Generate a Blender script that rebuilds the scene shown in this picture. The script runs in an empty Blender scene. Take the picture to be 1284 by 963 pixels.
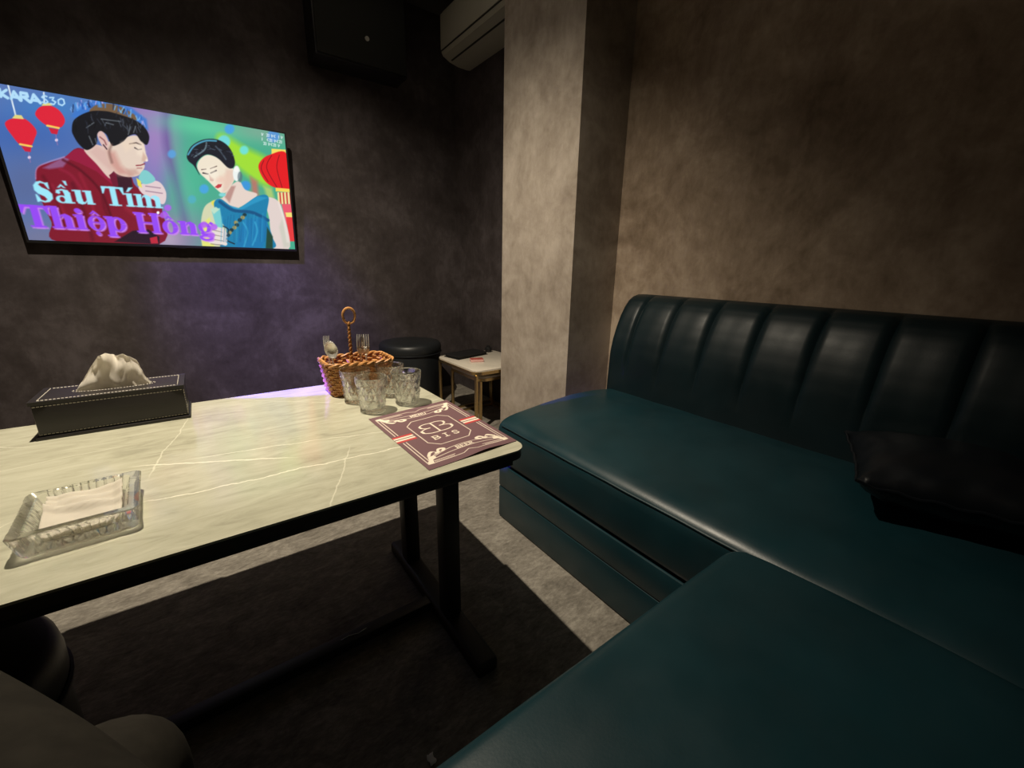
import bpy, bmesh, math, random
import numpy as np
from mathutils import Vector, Matrix
random.seed(7); np.random.seed(7)
PI = math.pi
scene = bpy.context.scene
COL = scene.collection

# ------------------------------------------------------------------ helpers
def link(o):
    COL.objects.link(o); return o

def tag(o, label=None, cat=None, group=None, kind=None):
    if label: o['label'] = label
    if cat: o['category'] = cat
    if group: o['group'] = group
    if kind: o['kind'] = kind
    return o

def thing(name, label, cat, loc=(0, 0, 0), rz=0.0, group=None):
    o = link(bpy.data.objects.new(name, None))
    o.empty_display_size = 0.05
    o.matrix_world = Matrix.Translation(Vector(loc)) @ Matrix.Rotation(rz, 4, 'Z')
    return tag(o, label, cat, group)

def root_matrix(o):
    m = o.matrix_basis.copy()
    while o.parent:
        o = o.parent; m = o.matrix_basis @ m
    return m

def obj(name, bm, mat, parent=None, smooth=True, angle=40, local=False):
    """bm holds world coordinates (local=True: the parent's own coordinates)"""
    me = bpy.data.meshes.new(name)
    bmesh.ops.recalc_face_normals(bm, faces=bm.faces[:])
    bm.to_mesh(me); bm.free()
    for m in (mat if isinstance(mat, (list, tuple)) else [mat]): me.materials.append(m)
    if smooth:
        for p in me.polygons: p.use_smooth = True
        try: me.set_sharp_from_angle(angle=math.radians(angle))
        except Exception: pass
    o = link(bpy.data.objects.new(name, me))
    if parent is not None:
        if not local: me.transform(root_matrix(parent).inverted())
        o.parent = parent
    return o

def single(name, bm, mat, label, cat, base, group=None, **k):
    """a thing that is one mesh: its origin sits at its base"""
    o = obj(name, bm, mat, None, **k)
    o.data.transform(Matrix.Translation(-Vector(base))); o.location = base
    return tag(o, label, cat, group)

def structure(name, bm, mat, **k):
    o = obj(name, bm, mat, **k); o['kind'] = 'structure'; return o

def box(bm, x0, x1, y0, y1, z0, z1, bev=0.0, seg=2):
    r = bmesh.ops.create_cube(bm, size=1.0)
    vs = r['verts']
    for v in vs:
        v.co = Vector(((x0+x1)/2 + v.co.x*(x1-x0), (y0+y1)/2 + v.co.y*(y1-y0), (z0+z1)/2 + v.co.z*(z1-z0)))
    if bev > 0:
        es = list({e for v in vs for e in v.link_edges})
        bmesh.ops.bevel(bm, geom=es, offset=bev, segments=seg, profile=0.5, affect='EDGES')
    return bm

def B(*a, **k):
    return box(bmesh.new(), *a, **k)

def tube(bm, pts, r, seg=8, closed=False, caps=True):
    pts = [Vector(p) for p in pts]; n = len(pts)
    rs = r if isinstance(r, (list, tuple)) else [r]*n
    rings = []; prev = None
    for i, p in enumerate(pts):
        a = pts[(i-1) % n] if (closed or i > 0) else p
        b = pts[(i+1) % n] if (closed or i < n-1) else p
        t = (b-a).normalized()
        if prev is None:
            u = Vector((0, 0, 1)) if abs(t.z) < 0.9 else Vector((1, 0, 0))
            u = (u - t*u.dot(t)).normalized()
        else:
            u = (prev - t*prev.dot(t)).normalized()
        prev = u; w = t.cross(u)
        rings.append([bm.verts.new(p + (u*math.cos(2*PI*k/seg) + w*math.sin(2*PI*k/seg))*rs[i]) for k in range(seg)])
    for i in range(n if closed else n-1):
        A, Bq = rings[i], rings[(i+1) % n]
        for k in range(seg):
            bm.faces.new((A[k], A[(k+1) % seg], Bq[(k+1) % seg], Bq[k]))
    if caps and not closed:
        bm.faces.new(rings[0][::-1]); bm.faces.new(rings[-1])
    return bm

def lathe(bm, prof, seg=48, c=(0, 0), rfun=None):
    rings = []
    for (r, z) in prof:
        if r < 1e-6: rings.append([bm.verts.new((c[0], c[1], z))])
        else:
            ring = []
            for k in range(seg):
                a = 2*PI*k/seg; rr = r*(rfun(a, z) if rfun else 1)
                ring.append(bm.verts.new((c[0]+rr*math.cos(a), c[1]+rr*math.sin(a), z)))
            rings.append(ring)
    for A, Bq in zip(rings, rings[1:]):
        for k in range(seg):
            k2 = (k+1) % seg
            if len(A) == 1 and len(Bq) > 1: bm.faces.new((A[0], Bq[k], Bq[k2]))
            elif len(Bq) == 1 and len(A) > 1: bm.faces.new((A[k], Bq[0], A[k2]))
            elif len(A) > 1: bm.faces.new((A[k], Bq[k], Bq[k2], A[k2]))
    return bm

def surf(bm, P, closed_u=False):
    """P: rows of points"""
    V = [[bm.verts.new(p) for p in row] for row in P]
    for A, Bq in zip(V, V[1:]):
        n = len(A)
        for k in range(n if closed_u else n-1):
            k2 = (k+1) % n
            bm.faces.new((A[k], A[k2], Bq[k2], Bq[k]))
    return V

def rrect(x0, x1, y0, y1, r, seg=6):
    pts = []
    for (cx, cy, a0) in ((x1-r, y1-r, 0), (x0+r, y1-r, 90), (x0+r, y0+r, 180), (x1-r, y0+r, 270)):
        for k in range(seg+1):
            a = math.radians(a0 + 90*k/seg); pts.append((cx+r*math.cos(a), cy+r*math.sin(a)))
    return pts

def prism(bm, pts, z0, z1, bev=0.0):
    lo = [bm.verts.new((x, y, z0)) for x, y in pts]; hi = [bm.verts.new((x, y, z1)) for x, y in pts]
    n = len(pts)
    for k in range(n): bm.faces.new((lo[k], lo[(k+1) % n], hi[(k+1) % n], hi[k]))
    f1 = bm.faces.new(lo[::-1]); f2 = bm.faces.new(hi)
    if bev > 0:
        es = list(f1.edges) + list(f2.edges)
        bmesh.ops.bevel(bm, geom=es, offset=bev, segments=2, profile=0.5, affect='EDGES')
    return bm

def extrude_xz(bm, prof, y0, y1):
    A = [bm.verts.new((x, y0, z)) for x, z in prof]; Bq = [bm.verts.new((x, y1, z)) for x, z in prof]
    n = len(prof)
    for k in range(n): bm.faces.new((A[k], A[(k+1) % n], Bq[(k+1) % n], Bq[k]))
    bm.faces.new(A[::-1]); bm.faces.new(Bq); return bm

def copy_tree(o, parent=None):
    c = o.copy(); link(c)
    if parent is not None: c.parent = parent
    for ch in list(o.children): copy_tree(ch, c)
    return c

# ------------------------------------------------------------------ materials
def srgb(c):
    return tuple(((v/255)/12.92 if v/255 <= 0.04045 else ((v/255+0.055)/1.055)**2.4) for v in c)

class N:
    def __init__(s, name):
        s.m = bpy.data.materials.new(name); s.m.use_nodes = True
        s.t = s.m.node_tree; s.p = s.t.nodes['Principled BSDF']; s.out = s.t.nodes['Material Output']
    def n(s, typ, **props):
        x = s.t.nodes.new(typ)
        for k, v in props.items():
            if k.startswith('i_'):
                key = k[2:]; key = int(key) if key.isdigit() else key
                if hasattr(v, 'is_linked') or isinstance(v, bpy.types.NodeSocket): s.t.links.new(v, x.inputs[key])
                else: x.inputs[key].default_value = v
            else: setattr(x, k, v)
        return x
    def l(s, a, b): s.t.links.new(a, b)
    def math(s, op, a, b=0.0, c=0.0):
        x = s.t.nodes.new('ShaderNodeMath'); x.operation = op
        for i, v in enumerate((a, b, c)):
            if isinstance(v, bpy.types.NodeSocket): s.t.links.new(v, x.inputs[i])
            else: x.inputs[i].default_value = v
        return x.outputs[0]
    def noise(s, vec, scale, detail=4, rough=0.55, dist=0.0):
        x = s.t.nodes.new('ShaderNodeTexNoise'); s.t.links.new(vec, x.inputs['Vector'])
        x.inputs['Scale'].default_value = scale; x.inputs['Detail'].default_value = detail
        x.inputs['Roughness'].default_value = rough; x.inputs['Distortion'].default_value = dist
        return x.outputs['Fac']
    def ramp(s, fac, stops):
        x = s.t.nodes.new('ShaderNodeValToRGB'); s.t.links.new(fac, x.inputs[0])
        e = x.color_ramp.elements
        while len(e) < len(stops): e.new(0.5)
        for q, (pos, c) in zip(e, stops):
            q.position = pos; q.color = (*c, 1) if len(c) == 3 else c
        return x.outputs[0]
    def mix(s, fac, a, b, blend='MIX'):
        x = s.t.nodes.new('ShaderNodeMix'); x.data_type = 'RGBA'; x.blend_type = blend
        for i, v in ((0, fac), (6, a), (7, b)):
            if isinstance(v, bpy.types.NodeSocket): s.t.links.new(v, x.inputs[i])
            else: x.inputs[i].default_value = v if i == 0 else (*v, 1)
        return x.outputs[2]
    def bump(s, h, strength=0.2, dist=0.01):
        x = s.t.nodes.new('ShaderNodeBump'); x.inputs['Strength'].default_value = strength
        x.inputs['Distance'].default_value = dist
        s.t.links.new(h, x.inputs['Height']); s.t.links.new(x.outputs[0], s.p.inputs['Normal'])
    def coord(s, which='Object'): return s.n('ShaderNodeTexCoord').outputs[which]
    def mapping(s, vec, scale=(1, 1, 1)):
        x = s.n('ShaderNodeMapping'); s.l(vec, x.inputs[0]); x.inputs['Scale'].default_value = scale; return x.outputs[0]

def simple(name, col, rough=0.5, metal=0.0, spec=0.5, var=0.0, scale=60, bump=0.0, trans=0.0, ior=1.45, coat=0.0):
    M = N(name); p = M.p
    p.inputs['Roughness'].default_value = rough; p.inputs['Metallic'].default_value = metal
    p.inputs['Specular IOR Level'].default_value = spec; p.inputs['Transmission Weight'].default_value = trans
    p.inputs['IOR'].default_value = ior; p.inputs['Coat Weight'].default_value = coat
    p.inputs['Base Color'].default_value = (*col, 1)
    if var > 0 or bump > 0:
        f = M.noise(M.coord(), scale)
        if var > 0:
            c = M.ramp(f, [(0.3, tuple(v*(1-var) for v in col)), (0.7, tuple(min(1, v*(1+var)) for v in col))])
            M.l(c, p.inputs['Base Color'])
        if bump > 0: M.bump(f, bump, 0.002)
    return M.m

def plaster(name, a, b, c):
    M = N(name); co = M.coord()
    big = M.noise(co, 2.6, 6, 0.62, 0.6)
    med = M.noise(co, 11, 6, 0.65, 0.5)
    st = M.noise(M.mapping(co, (1, 1, 0.45)), 38, 5, 0.7)
    f = M.math('ADD', M.math('MULTIPLY', big, 0.55), M.math('ADD', M.math('MULTIPLY', med, 0.28), M.math('MULTIPLY', st, 0.17)))
    M.l(M.ramp(f, [(0.38, a), (0.50, b), (0.62, c)]), M.p.inputs['Base Color'])
    M.p.inputs['Roughness'].default_value = 0.72; M.p.inputs['Specular IOR Level'].default_value = 0.25
    M.bump(st, 0.12, 0.004)
    return M.m

def floor_material():
    M = N('mottled grey floor'); co = M.coord()
    a = M.noise(M.mapping(co, (1.0, 1.6, 1)), 9, 8, 0.7, 0.8); b = M.noise(M.mapping(co, (1, 2.2, 1)), 45, 5, 0.75, 0.4)
    f = M.math('ADD', M.math('MULTIPLY', a, 0.55), M.math('MULTIPLY', b, 0.45))
    M.l(M.ramp(f, [(0.36, (0.105, 0.094, 0.079)), (0.5, (0.20, 0.182, 0.153)), (0.64, (0.33, 0.305, 0.26))]), M.p.inputs['Base Color'])
    M.p.inputs['Roughness'].default_value = 0.75; M.p.inputs['Specular IOR Level'].default_value = 0.2
    M.bump(b, 0.15, 0.003)
    return M.m

def leather(name, col, rough=0.34, spec=0.5):
    M = N(name); co = M.coord()
    f = M.noise(co, 5, 5, 0.6)
    M.l(M.ramp(f, [(0.3, tuple(v*0.82 for v in col)), (0.7, tuple(v*1.15 for v in col))]), M.p.inputs['Base Color'])
    g = M.noise(co, 260, 3, 0.6); w = M.noise(co, 9, 4, 0.5)
    M.l(M.ramp(w, [(0.3, (rough-0.05,)*3), (0.7, (rough+0.08,)*3)]), M.p.inputs['Roughness'])
    M.p.inputs['Specular IOR Level'].default_value = spec
    h = M.math('ADD', M.math('MULTIPLY', g, 0.25), M.math('MULTIPLY', w, 1.0))
    M.bump(h, 0.09, 0.006)
    return M.m

VEINS = [  # x, y, angle, half width, wobble, strength, from, to (along the line, metres)
    (-0.155, 1.045, -3, 0.0016, 0.030, 1.0, -0.02, 0.60), (-0.16, 1.25, -26, 0.0020, 0.020, 0.9, -0.05, 0.34),
    (0.14, 0.80, 67, 0.0012, 0.020, 0.5, -0.02, 0.34), (-0.40, 1.03, 55, 0.0018, 0.02, 0.9, -0.4, 0.10),
    (-0.155, 1.20, 81, 0.0013, 0.020, 0.5, -0.04, 0.42), (-0.485, 1.60, -30, 0.0014, 0.02, 0.6, -0.2, 0.10),
    (-0.25, 0.905, 16, 0.0010, 0.010, 0.45, 0.0, 0.14), (-0.10, 1.24, -10, 0.0014, 0.02, 0.7, 0.0, 0.55),
    (0.18, 1.62, -40, 0.0012, 0.02, 0.5, -0.2, 0.25), (-0.30, 1.42, 8, 0.0010, 0.015, 0.5, -0.2, 0.12),
]
def marble_material():
    M = N('cream veined marble'); co = M.coord()
    streak = M.noise(M.mapping(co, (2.0, 7.5, 1)), 5.5, 8, 0.66, 0.9)
    cloud = M.noise(co, 3.0, 6, 0.6, 1.2)
    f = M.math('ADD', M.math('MULTIPLY', streak, 0.6), M.math('MULTIPLY', cloud, 0.4))
    base = M.ramp(f, [(0.36, (0.37, 0.362, 0.272)), (0.48, (0.475, 0.467, 0.355)), (0.62, (0.56, 0.552, 0.43))])
    sep = M.n('ShaderNodeSeparateXYZ'); M.l(co, sep.inputs[0]); X, Y = sep.outputs[0], sep.outputs[1]
    wob = M.math('SUBTRACT', M.noise(co, 7, 5, 0.6), 0.5); wob2 = M.math('SUBTRACT', M.noise(co, 40, 3, 0.6), 0.5)
    tot = None
    for (x, y, ang, wd, amp, st, t0, t1) in VEINS:
        x = x*.805-TC[0]; y = y*.805-TC[1]; wd *= .85; amp *= .8; t0 *= .8; t1 *= .8
        c, s = math.cos(math.radians(ang)), math.sin(math.radians(ang))
        d = M.math('ADD', M.math('MULTIPLY', X, -s), M.math('MULTIPLY_ADD', Y, c, s*x - c*y))
        d = M.math('ADD', d, M.math('MULTIPLY', wob, amp*2.2)); d = M.math('ADD', d, M.math('MULTIPLY', wob2, amp*0.25))
        t = M.math('ADD', M.math('MULTIPLY', X, c), M.math('MULTIPLY_ADD', Y, s, -c*x - s*y))
        m = M.n('ShaderNodeMapRange'); m.interpolation_type = 'SMOOTHSTEP'
        M.l(M.math('ABSOLUTE', d), m.inputs[0]); m.inputs[1].default_value = wd*2.0; m.inputs[2].default_value = wd*0.4
        m.inputs[3].default_value = 0; m.inputs[4].default_value = st
        e0 = M.n('ShaderNodeMapRange'); M.l(t, e0.inputs[0]); e0.inputs[1].default_value = t0; e0.inputs[2].default_value = t0+0.05
        e1 = M.n('ShaderNodeMapRange'); M.l(t, e1.inputs[0]); e1.inputs[1].default_value = t1; e1.inputs[2].default_value = t1-0.05
        v = M.math('MULTIPLY', m.outputs[0], M.math('MULTIPLY', e0.outputs[0], e1.outputs[0]))
        tot = v if tot is None else M.math('MAXIMUM', tot, v)
    M.l(M.mix(tot, base, (0.84, 0.82, 0.67)), M.p.inputs['Base Color'])
    M.p.inputs['Roughness'].default_value = 0.13; M.p.inputs['Specular IOR Level'].default_value = 0.5
    return M.m

def vcol_material(name, emit=False, rough=0.5):
    M = N(name); a = M.n('ShaderNodeVertexColor'); a.layer_name = 'print'
    if emit:
        M.p.inputs['Base Color'].default_value = (0.01, 0.01, 0.01, 1)
        M.l(a.outputs[0], M.p.inputs['Emission Color']); M.p.inputs['Emission Strength'].default_value = 1.0
        M.p.inputs['Roughness'].default_value = 0.25
    else:
        M.l(a.outputs[0], M.p.inputs['Base Color']); M.p.inputs['Roughness'].default_value = rough
    return M.m

TC = (-0.04, 1.0415)      # centre of the big table
M_wall = plaster('taupe plaster wallpaper', (0.180, 0.130, 0.087), (0.30, 0.228, 0.165), (0.45, 0.36, 0.272))
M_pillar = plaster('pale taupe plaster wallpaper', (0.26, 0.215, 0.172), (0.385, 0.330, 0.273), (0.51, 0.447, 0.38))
M_darkwall = plaster('dark plum plaster wallpaper', (0.034, 0.027, 0.026), (0.056, 0.046, 0.046), (0.092, 0.078, 0.080))
M_floor = floor_material()
M_ceil = simple('dark ceiling paint', (0.05, 0.045, 0.04), 0.9, var=0.1, scale=6)
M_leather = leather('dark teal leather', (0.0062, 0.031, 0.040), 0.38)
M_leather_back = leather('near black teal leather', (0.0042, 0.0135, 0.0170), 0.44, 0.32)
M_seam = simple('teal seam thread', (0.006, 0.016, 0.018), 0.5)
M_gap = simple('black recess', (0.004, 0.004, 0.005), 0.8)
M_stool = leather('black leather', (0.012, 0.014, 0.016), 0.42)
M_pillow = leather('black navy leather', (0.006, 0.008, 0.011), 0.36)
M_marble = marble_material()
M_edge = simple('dark brown slab edge', (0.045, 0.036, 0.028), 0.55, var=0.15, scale=30)
M_steel = simple('black powder coated steel', (0.014, 0.013, 0.012), 0.5, var=0.1, scale=80)
M_black = simple('black plastic', (0.010, 0.010, 0.011), 0.45)
M_blackmat = simple('black speaker cloth', (0.011, 0.012, 0.010), 0.85, var=0.2, scale=200)
M_ac = simple('ivory plastic', (0.34, 0.325, 0.265), 0.45, var=0.03, scale=10)
M_dark = simple('dark slot', (0.02, 0.018, 0.012), 0.8)
M_gold = simple('brushed brass', (0.62, 0.46, 0.22), 0.33, metal=1.0, var=0.08, scale=120)
M_sidetop = simple('pale stone side table top', (0.62, 0.57, 0.48), 0.3, var=0.08, scale=9)
def tissue_material():
    M = N('white tissue paper'); M.p.inputs['Roughness'].default_value = .9; M.p.inputs['Specular IOR Level'].default_value = .1
    f = M.noise(M.coord(), 45, 4); M.l(M.ramp(f, [(.3, (.84, .80, .72)), (.7, (.90, .86, .78))]), M.p.inputs['Base Color']); M.bump(f, .15, .002)
    tr = M.n('ShaderNodeBsdfTranslucent'); tr.inputs[0].default_value = (.92, .87, .76, 1)
    mx = M.n('ShaderNodeMixShader'); mx.inputs[0].default_value = .45; M.l(M.p.outputs[0], mx.inputs[1]); M.l(tr.outputs[0], mx.inputs[2]); M.l(mx.outputs[0], M.out.inputs[0])
    return M.m
M_tissue = tissue_material()
M_boxl = leather('dark brown stitched leather', (0.020, 0.017, 0.017), 0.42)
M_stitch = simple('pale stitching thread', (0.62, 0.58, 0.50), 0.8)
M_wick = simple('orange brown rattan', (0.52, 0.255, 0.085), 0.5, var=0.35, scale=70)
M_chrome = simple('stainless steel', (0.86, 0.84, 0.78), 0.38, metal=0.75, var=0.04, scale=50)
def glass_material():
    M = N('clear glass'); M.p.inputs['Base Color'].default_value = (1, 1, 1, 1); M.p.inputs['Roughness'].default_value = 0.0
    M.p.inputs['Transmission Weight'].default_value = 1.0; M.p.inputs['IOR'].default_value = 1.5
    f = M.noise(M.coord(), 30, 2)
    tr = M.n('ShaderNodeBsdfTransparent'); tr.inputs[0].default_value = (.98, .99, .98, 1)
    mx = M.n('ShaderNodeMixShader'); M.l(M.math('MULTIPLY_ADD', f, .02, .22), mx.inputs[0]); M.l(M.p.outputs[0], mx.inputs[1]); M.l(tr.outputs[0], mx.inputs[2]); M.l(mx.outputs[0], M.out.inputs[0])
    return M.m
M_glass = glass_material()
M_trouser = simple('olive grey trouser cloth', (0.026, 0.023, 0.018), 0.85, spec=0.15, var=0.18, scale=45, bump=0.25)
M_shoe = simple('black shoe leather', (0.012, 0.012, 0.012), 0.4, var=0.1)
M_paper = simple('white paper scrap', (0.75, 0.75, 0.72), 0.8, var=0.03)
M_logo = simple('grey badge', (0.35, 0.35, 0.33), 0.4, var=0.05)

# ------------------------------------------------------------------ small software painter (fills vertex colours of printed / lit surfaces)
class Paint:
    def __init__(s, X, Y, base=(0, 0, 0)):
        s.X, s.Y = X, Y; s.img = np.tile(np.array(base, float), (X.size, 1))
    def put(s, idx, cov, col):
        c = np.clip(cov, 0, 1)[:, None]; s.img[idx] = s.img[idx]*(1-c) + np.array(col, float)*c
    def _sel(s, pts, pad):
        x0, y0 = pts.min(0)-pad; x1, y1 = pts.max(0)+pad
        return np.nonzero((s.X > x0) & (s.X < x1) & (s.Y > y0) & (s.Y < y1))[0]
    def poly(s, pts, col, soft=3.0, a=1.0, curve=False):
        p = np.array(pts, float)
        if curve: p = spline(p, True)
        i = s._sel(p, soft)
        if not len(i): return
        x, y = s.X[i], s.Y[i]; ins = np.zeros(len(i), bool); dm = np.full(len(i), 1e9)
        q = np.roll(p, -1, 0)
        for (ax, ay), (bx, by) in zip(p, q):
            if ay != by:
                c = ((ay > y) != (by > y)) & (x < (bx-ax)*(y-ay)/(by-ay)+ax); ins ^= c
            L = (bx-ax)**2+(by-ay)**2
            t = np.clip(((x-ax)*(bx-ax)+(y-ay)*(by-ay))/max(L, 1e-12), 0, 1)
            dm = np.minimum(dm, np.hypot(x-ax-t*(bx-ax), y-ay-t*(by-ay)))
        s.put(i, (0.5+np.where(ins, dm, -dm)/soft)*1.0 if a == 1 else np.clip(0.5+np.where(ins, dm, -dm)/soft, 0, 1)*a, col)
    def stroke(s, pts, w, col, soft=3.0, a=1.0, curve=False):
        p = np.array(pts, float)
        if curve: p = spline(p, False)
        i = s._sel(p, w+soft)
        if not len(i): return
        x, y = s.X[i], s.Y[i]; dm = np.full(len(i), 1e9)
        for (ax, ay), (bx, by) in zip(p[:-1], p[1:]):
            L = (bx-ax)**2+(by-ay)**2
            t = np.clip(((x-ax)*(bx-ax)+(y-ay)*(by-ay))/max(L, 1e-12), 0, 1)
            dm = np.minimum(dm, np.hypot(x-ax-t*(bx-ax), y-ay-t*(by-ay)))
        s.put(i, np.clip(0.5+(w/2-dm)/soft, 0, 1)*a, col)
    def ell(s, cx, cy, rx, ry, col, soft=3.0, a=1.0):
        t = np.linspace(0, 2*PI, 24, endpoint=False)
        s.poly(np.stack([cx+rx*np.cos(t), cy+ry*np.sin(t)], 1), col, soft, a)

def spline(p, closed, k=6):
    n = len(p); out = []
    for i in range(n if closed else n-1):
        g = (lambda j: p[j % n]) if closed else (lambda j: p[min(max(j, 0), n-1)])
        a, b, c, d = g(i-1), g(i), g(i+1), g(i+2)
        for t in np.linspace(0, 1, k, endpoint=False):
            out.append(0.5*((2*b)+(-a+c)*t+(2*a-5*b+4*c-d)*t*t+(-a+3*b-3*c+d)*t**3))
    if not closed: out.append(p[-1])
    return np.array(out)

def ring(cx, cy, rx, ry, ix, iy, n=20):
    t = np.linspace(0, 2*PI, n); o = [(cx+rx*math.cos(k), cy+ry*math.sin(k)) for k in t]
    return o + [(cx+ix*math.cos(k), cy+iy*math.sin(k)) for k in t[::-1]]
def rc(x0, x1, y0, y1): return [(x0, y0), (x1, y0), (x1, y1), (x0, y1)]
SW = 0.25                    # fat stem width of the slab lettering
def stem(x, y0, y1, foot=True, head=True):
    r = [rc(x, x+SW, y0, y1)]
    if foot: r.append(rc(x-.08, x+SW+.08, y0, y0+.07))
    if head: r.append(rc(x-.10, x+SW, y1-.07, y1))
    return r
def arch(x0, x1):            # shoulder of h, n, m
    return [[(x0+SW-.02, .46), (x0+SW+.06, .64), (x1+.06, .70), (x1+SW-.02, .60), (x1+SW, .46), (x1+SW, 0), (x1, 0), (x1, .48), (x1-.05, .58), (x0+SW+.05, .50)],
            rc(x1-.06, x1+SW+.08, 0, .07)]
def circumflex(x): return [[(x-.17, .76), (x, .95), (x+.17, .76), (x+.08, .76), (x, .84), (x-.08, .76)]]
GL = {
 'T': (.95, [rc(.36, .62, 0, 1), rc(.22, .76, 0, .07), rc(.02, .96, .90, 1), [(.02, .62), (.08, .62), (.20, .92), (.02, .95)], [(.96, .62), (.90, .62), (.78, .92), (.96, .95)]]),
 'h': (.84, stem(.08, 0, 1.02) + arch(.08, .50)),
 'i': (.44, stem(.09, 0, .70)), 'dot': None,
 'n': (.84, stem(.08, 0, .70) + arch(.08, .50)),
 'm': (1.26, stem(.08, 0, .70) + arch(.08, .50) + arch(.50, .92)),
 'u': (.84, stem(.08, .12, .70, False) + stem(.50, 0, .70, False) + [rc(.5, .83, 0, .07), [(.08, .2), (.12, .02), (.28, -.03), (.42, .02), (.52, .14), (.52, .22), (.40, .10), (.33, .14), (.33, .25)]]),
 'e': (.70, [ring(.35, .34, .32, .36, .13, .30), rc(.15, .62, .34, .40)]),
 'o': (.74, [ring(.36, .34, .34, .36, .12, .30)]),
 'p': (.80, stem(.06, -.28, .70) + [ring(.45, .34, .33, .36, .12, .29)]),
 'a': (.76, stem(.40, 0, .55, False, False) + [rc(.4, .76, 0, .07), ring(.28, .18, .25, .20, .10, .13), [(.08, .50), (.12, .64), (.34, .71), (.58, .66), (.65, .50), (.40, .50), (.36, .62), (.25, .60), (.27, .50), (.2, .44)]]),
 'g': (.78, [ring(.34, .42, .30, .28, .11, .22), ring(.36, -.13, .33, .17, .18, .07), [(.16, .2), (.10, .08), (.2, .0), (.6, .02), (.62, .10), (.3, .12), (.3, .18)], [(.52, .6), (.66, .76), (.78, .68), (.72, .58), (.6, .62)]]),
 'H': (1.10, stem(.10, 0, 1) + stem(.72, 0, 1) + [rc(.3, .8, .47, .54), rc(.02, .44, .93, 1), rc(.64, 1.06, .93, 1)]),
 'S': (.78, [[(.62, .98), (.66, .98), (.66, .66), (.61, .66), (.5, .90), (.36, .93), (.28, .84), (.38, .72), (.60, .60), (.72, .42), (.70, .18), (.54, .01), (.34, -.03), (.2, .03), (.12, -.01), (.07, -.01), (.07, .36), (.12, .36), (.24, .1), (.38, .05), (.47, .14), (.40, .27), (.18, .40), (.07, .56), (.08, .80), (.22, .98), (.38, 1.03), (.54, .96)]]),
}
def letters(P, text, o, ex, ey, col, soft):
    """text in em units: origin o, unit vectors ex (along) and ey (up)"""
    x = 0.0
    for ch in text:
        acc = None
        if ch == ' ': x += .36; continue
        base = {'ầ': 'a', 'ệ': 'e', 'ồ': 'o', 'í': 'i'}.get(ch, ch)
        w, polys = GL[base]; polys = list(polys); cxx = w/2-.02
        if ch in 'ầệồ': polys += circumflex(cxx)
        if ch in 'ầồ': polys.append([(cxx+.10, 1.12), (cxx+.24, 1.12), (cxx+.26, .90), (cxx+.18, .90)] if ch == 'ầ' else [(cxx-.20, 1.16), (cxx-.08, 1.18), (cxx+.02, .98), (cxx-.04, .96)])
        if ch == 'ệ': polys.append(ring(cxx, -.16, .09, .09, .001, .001, 12))
        if ch == 'i': polys.append(ring(.2, .88, .13, .12, .001, .001, 12))
        if ch == 'í': polys.append([(.12, .78), (.26, 1.02), (.46, 1.04), (.22, .78)])
        for q in polys:
            P.poly([(o[0]+(x+a)*ex[0]+b*ey[0], o[1]+(x+a)*ex[1]+b*ey[1]) for a, b in q], col, soft)
        x += w
def text_width(t): return sum(.36 if c == ' ' else GL[{'ầ': 'a', 'ệ': 'e', 'ồ': 'o', 'í': 'i'}.get(c, c)][0] for c in t)

def homography(src, dst):
    A = []
    for (x, y), (u, v) in zip(src, dst):
        A += [[x, y, 1, 0, 0, 0, -u*x, -u*y], [0, 0, 0, x, y, 1, -v*x, -v*y]]
    h = np.linalg.solve(np.array(A, float), np.array(dst, float).ravel()); return np.append(h, 1).reshape(3, 3)

def painted_grid(name, P3, img, mat, parent, local=False):
    """P3 (rows, cols, 3) world points, img colours in 0-255 sRGB, front side painted"""
    R, Cn = P3.shape[:2]
    me = bpy.data.meshes.new(name)
    idx = np.arange(R*Cn).reshape(R, Cn)
    f = np.stack([idx[:-1, :-1], idx[:-1, 1:], idx[1:, 1:], idx[1:, :-1]], -1).reshape(-1, 4)
    me.from_pydata(P3.reshape(-1, 3).tolist(), [], f.tolist())
    at = me.color_attributes.new('print', 'FLOAT_COLOR', 'POINT')
    c = np.clip(img, 0, 255)/255.0
    lin = np.where(c <= 0.04045, c/12.92, ((c+0.055)/1.055)**2.4)
    at.data.foreach_set('color', np.concatenate([lin, np.ones((len(lin), 1))], 1).astype(np.float32).ravel())
    me.materials.append(mat)
    o = link(bpy.data.objects.new(name, me))
    if parent is not None:
        me.transform(root_matrix(parent).inverted()); o.parent = parent
    return o

# ------------------------------------------------------------------ the room
XW, YW, XL, YB, ZC = 1.72, 3.10, -1.70, -0.62, 2.66
structure('floor', B(XL-.1, XW+.1, YB-.1, YW+.1, -0.1, 0), M_floor)
structure('ceiling', B(XL-.1, XW+.1, YB-.1, YW+.1, ZC, ZC+.1), M_ceil)
structure('wall_front', B(XL-.1, XW+.1, YW, YW+.1, 0, ZC), M_darkwall)
structure('wall_right', B(XW, XW+.1, YB, 1.80, 0, ZC), M_wall)
structure('wall_niche', B(XW, XW+.1, 1.80, YW, 0, ZC), M_darkwall)
structure('wall_left', B(XL-.1, XL, YB, YW, 0, ZC), M_wall)
structure('wall_back', B(XL-.1, XW+.1, YB-.1, YB, 0, ZC), M_wall)
structure('wall_pillar', B(1.415, XW+.02, 1.457, 2.03, 0, ZC), M_pillar)

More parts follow.
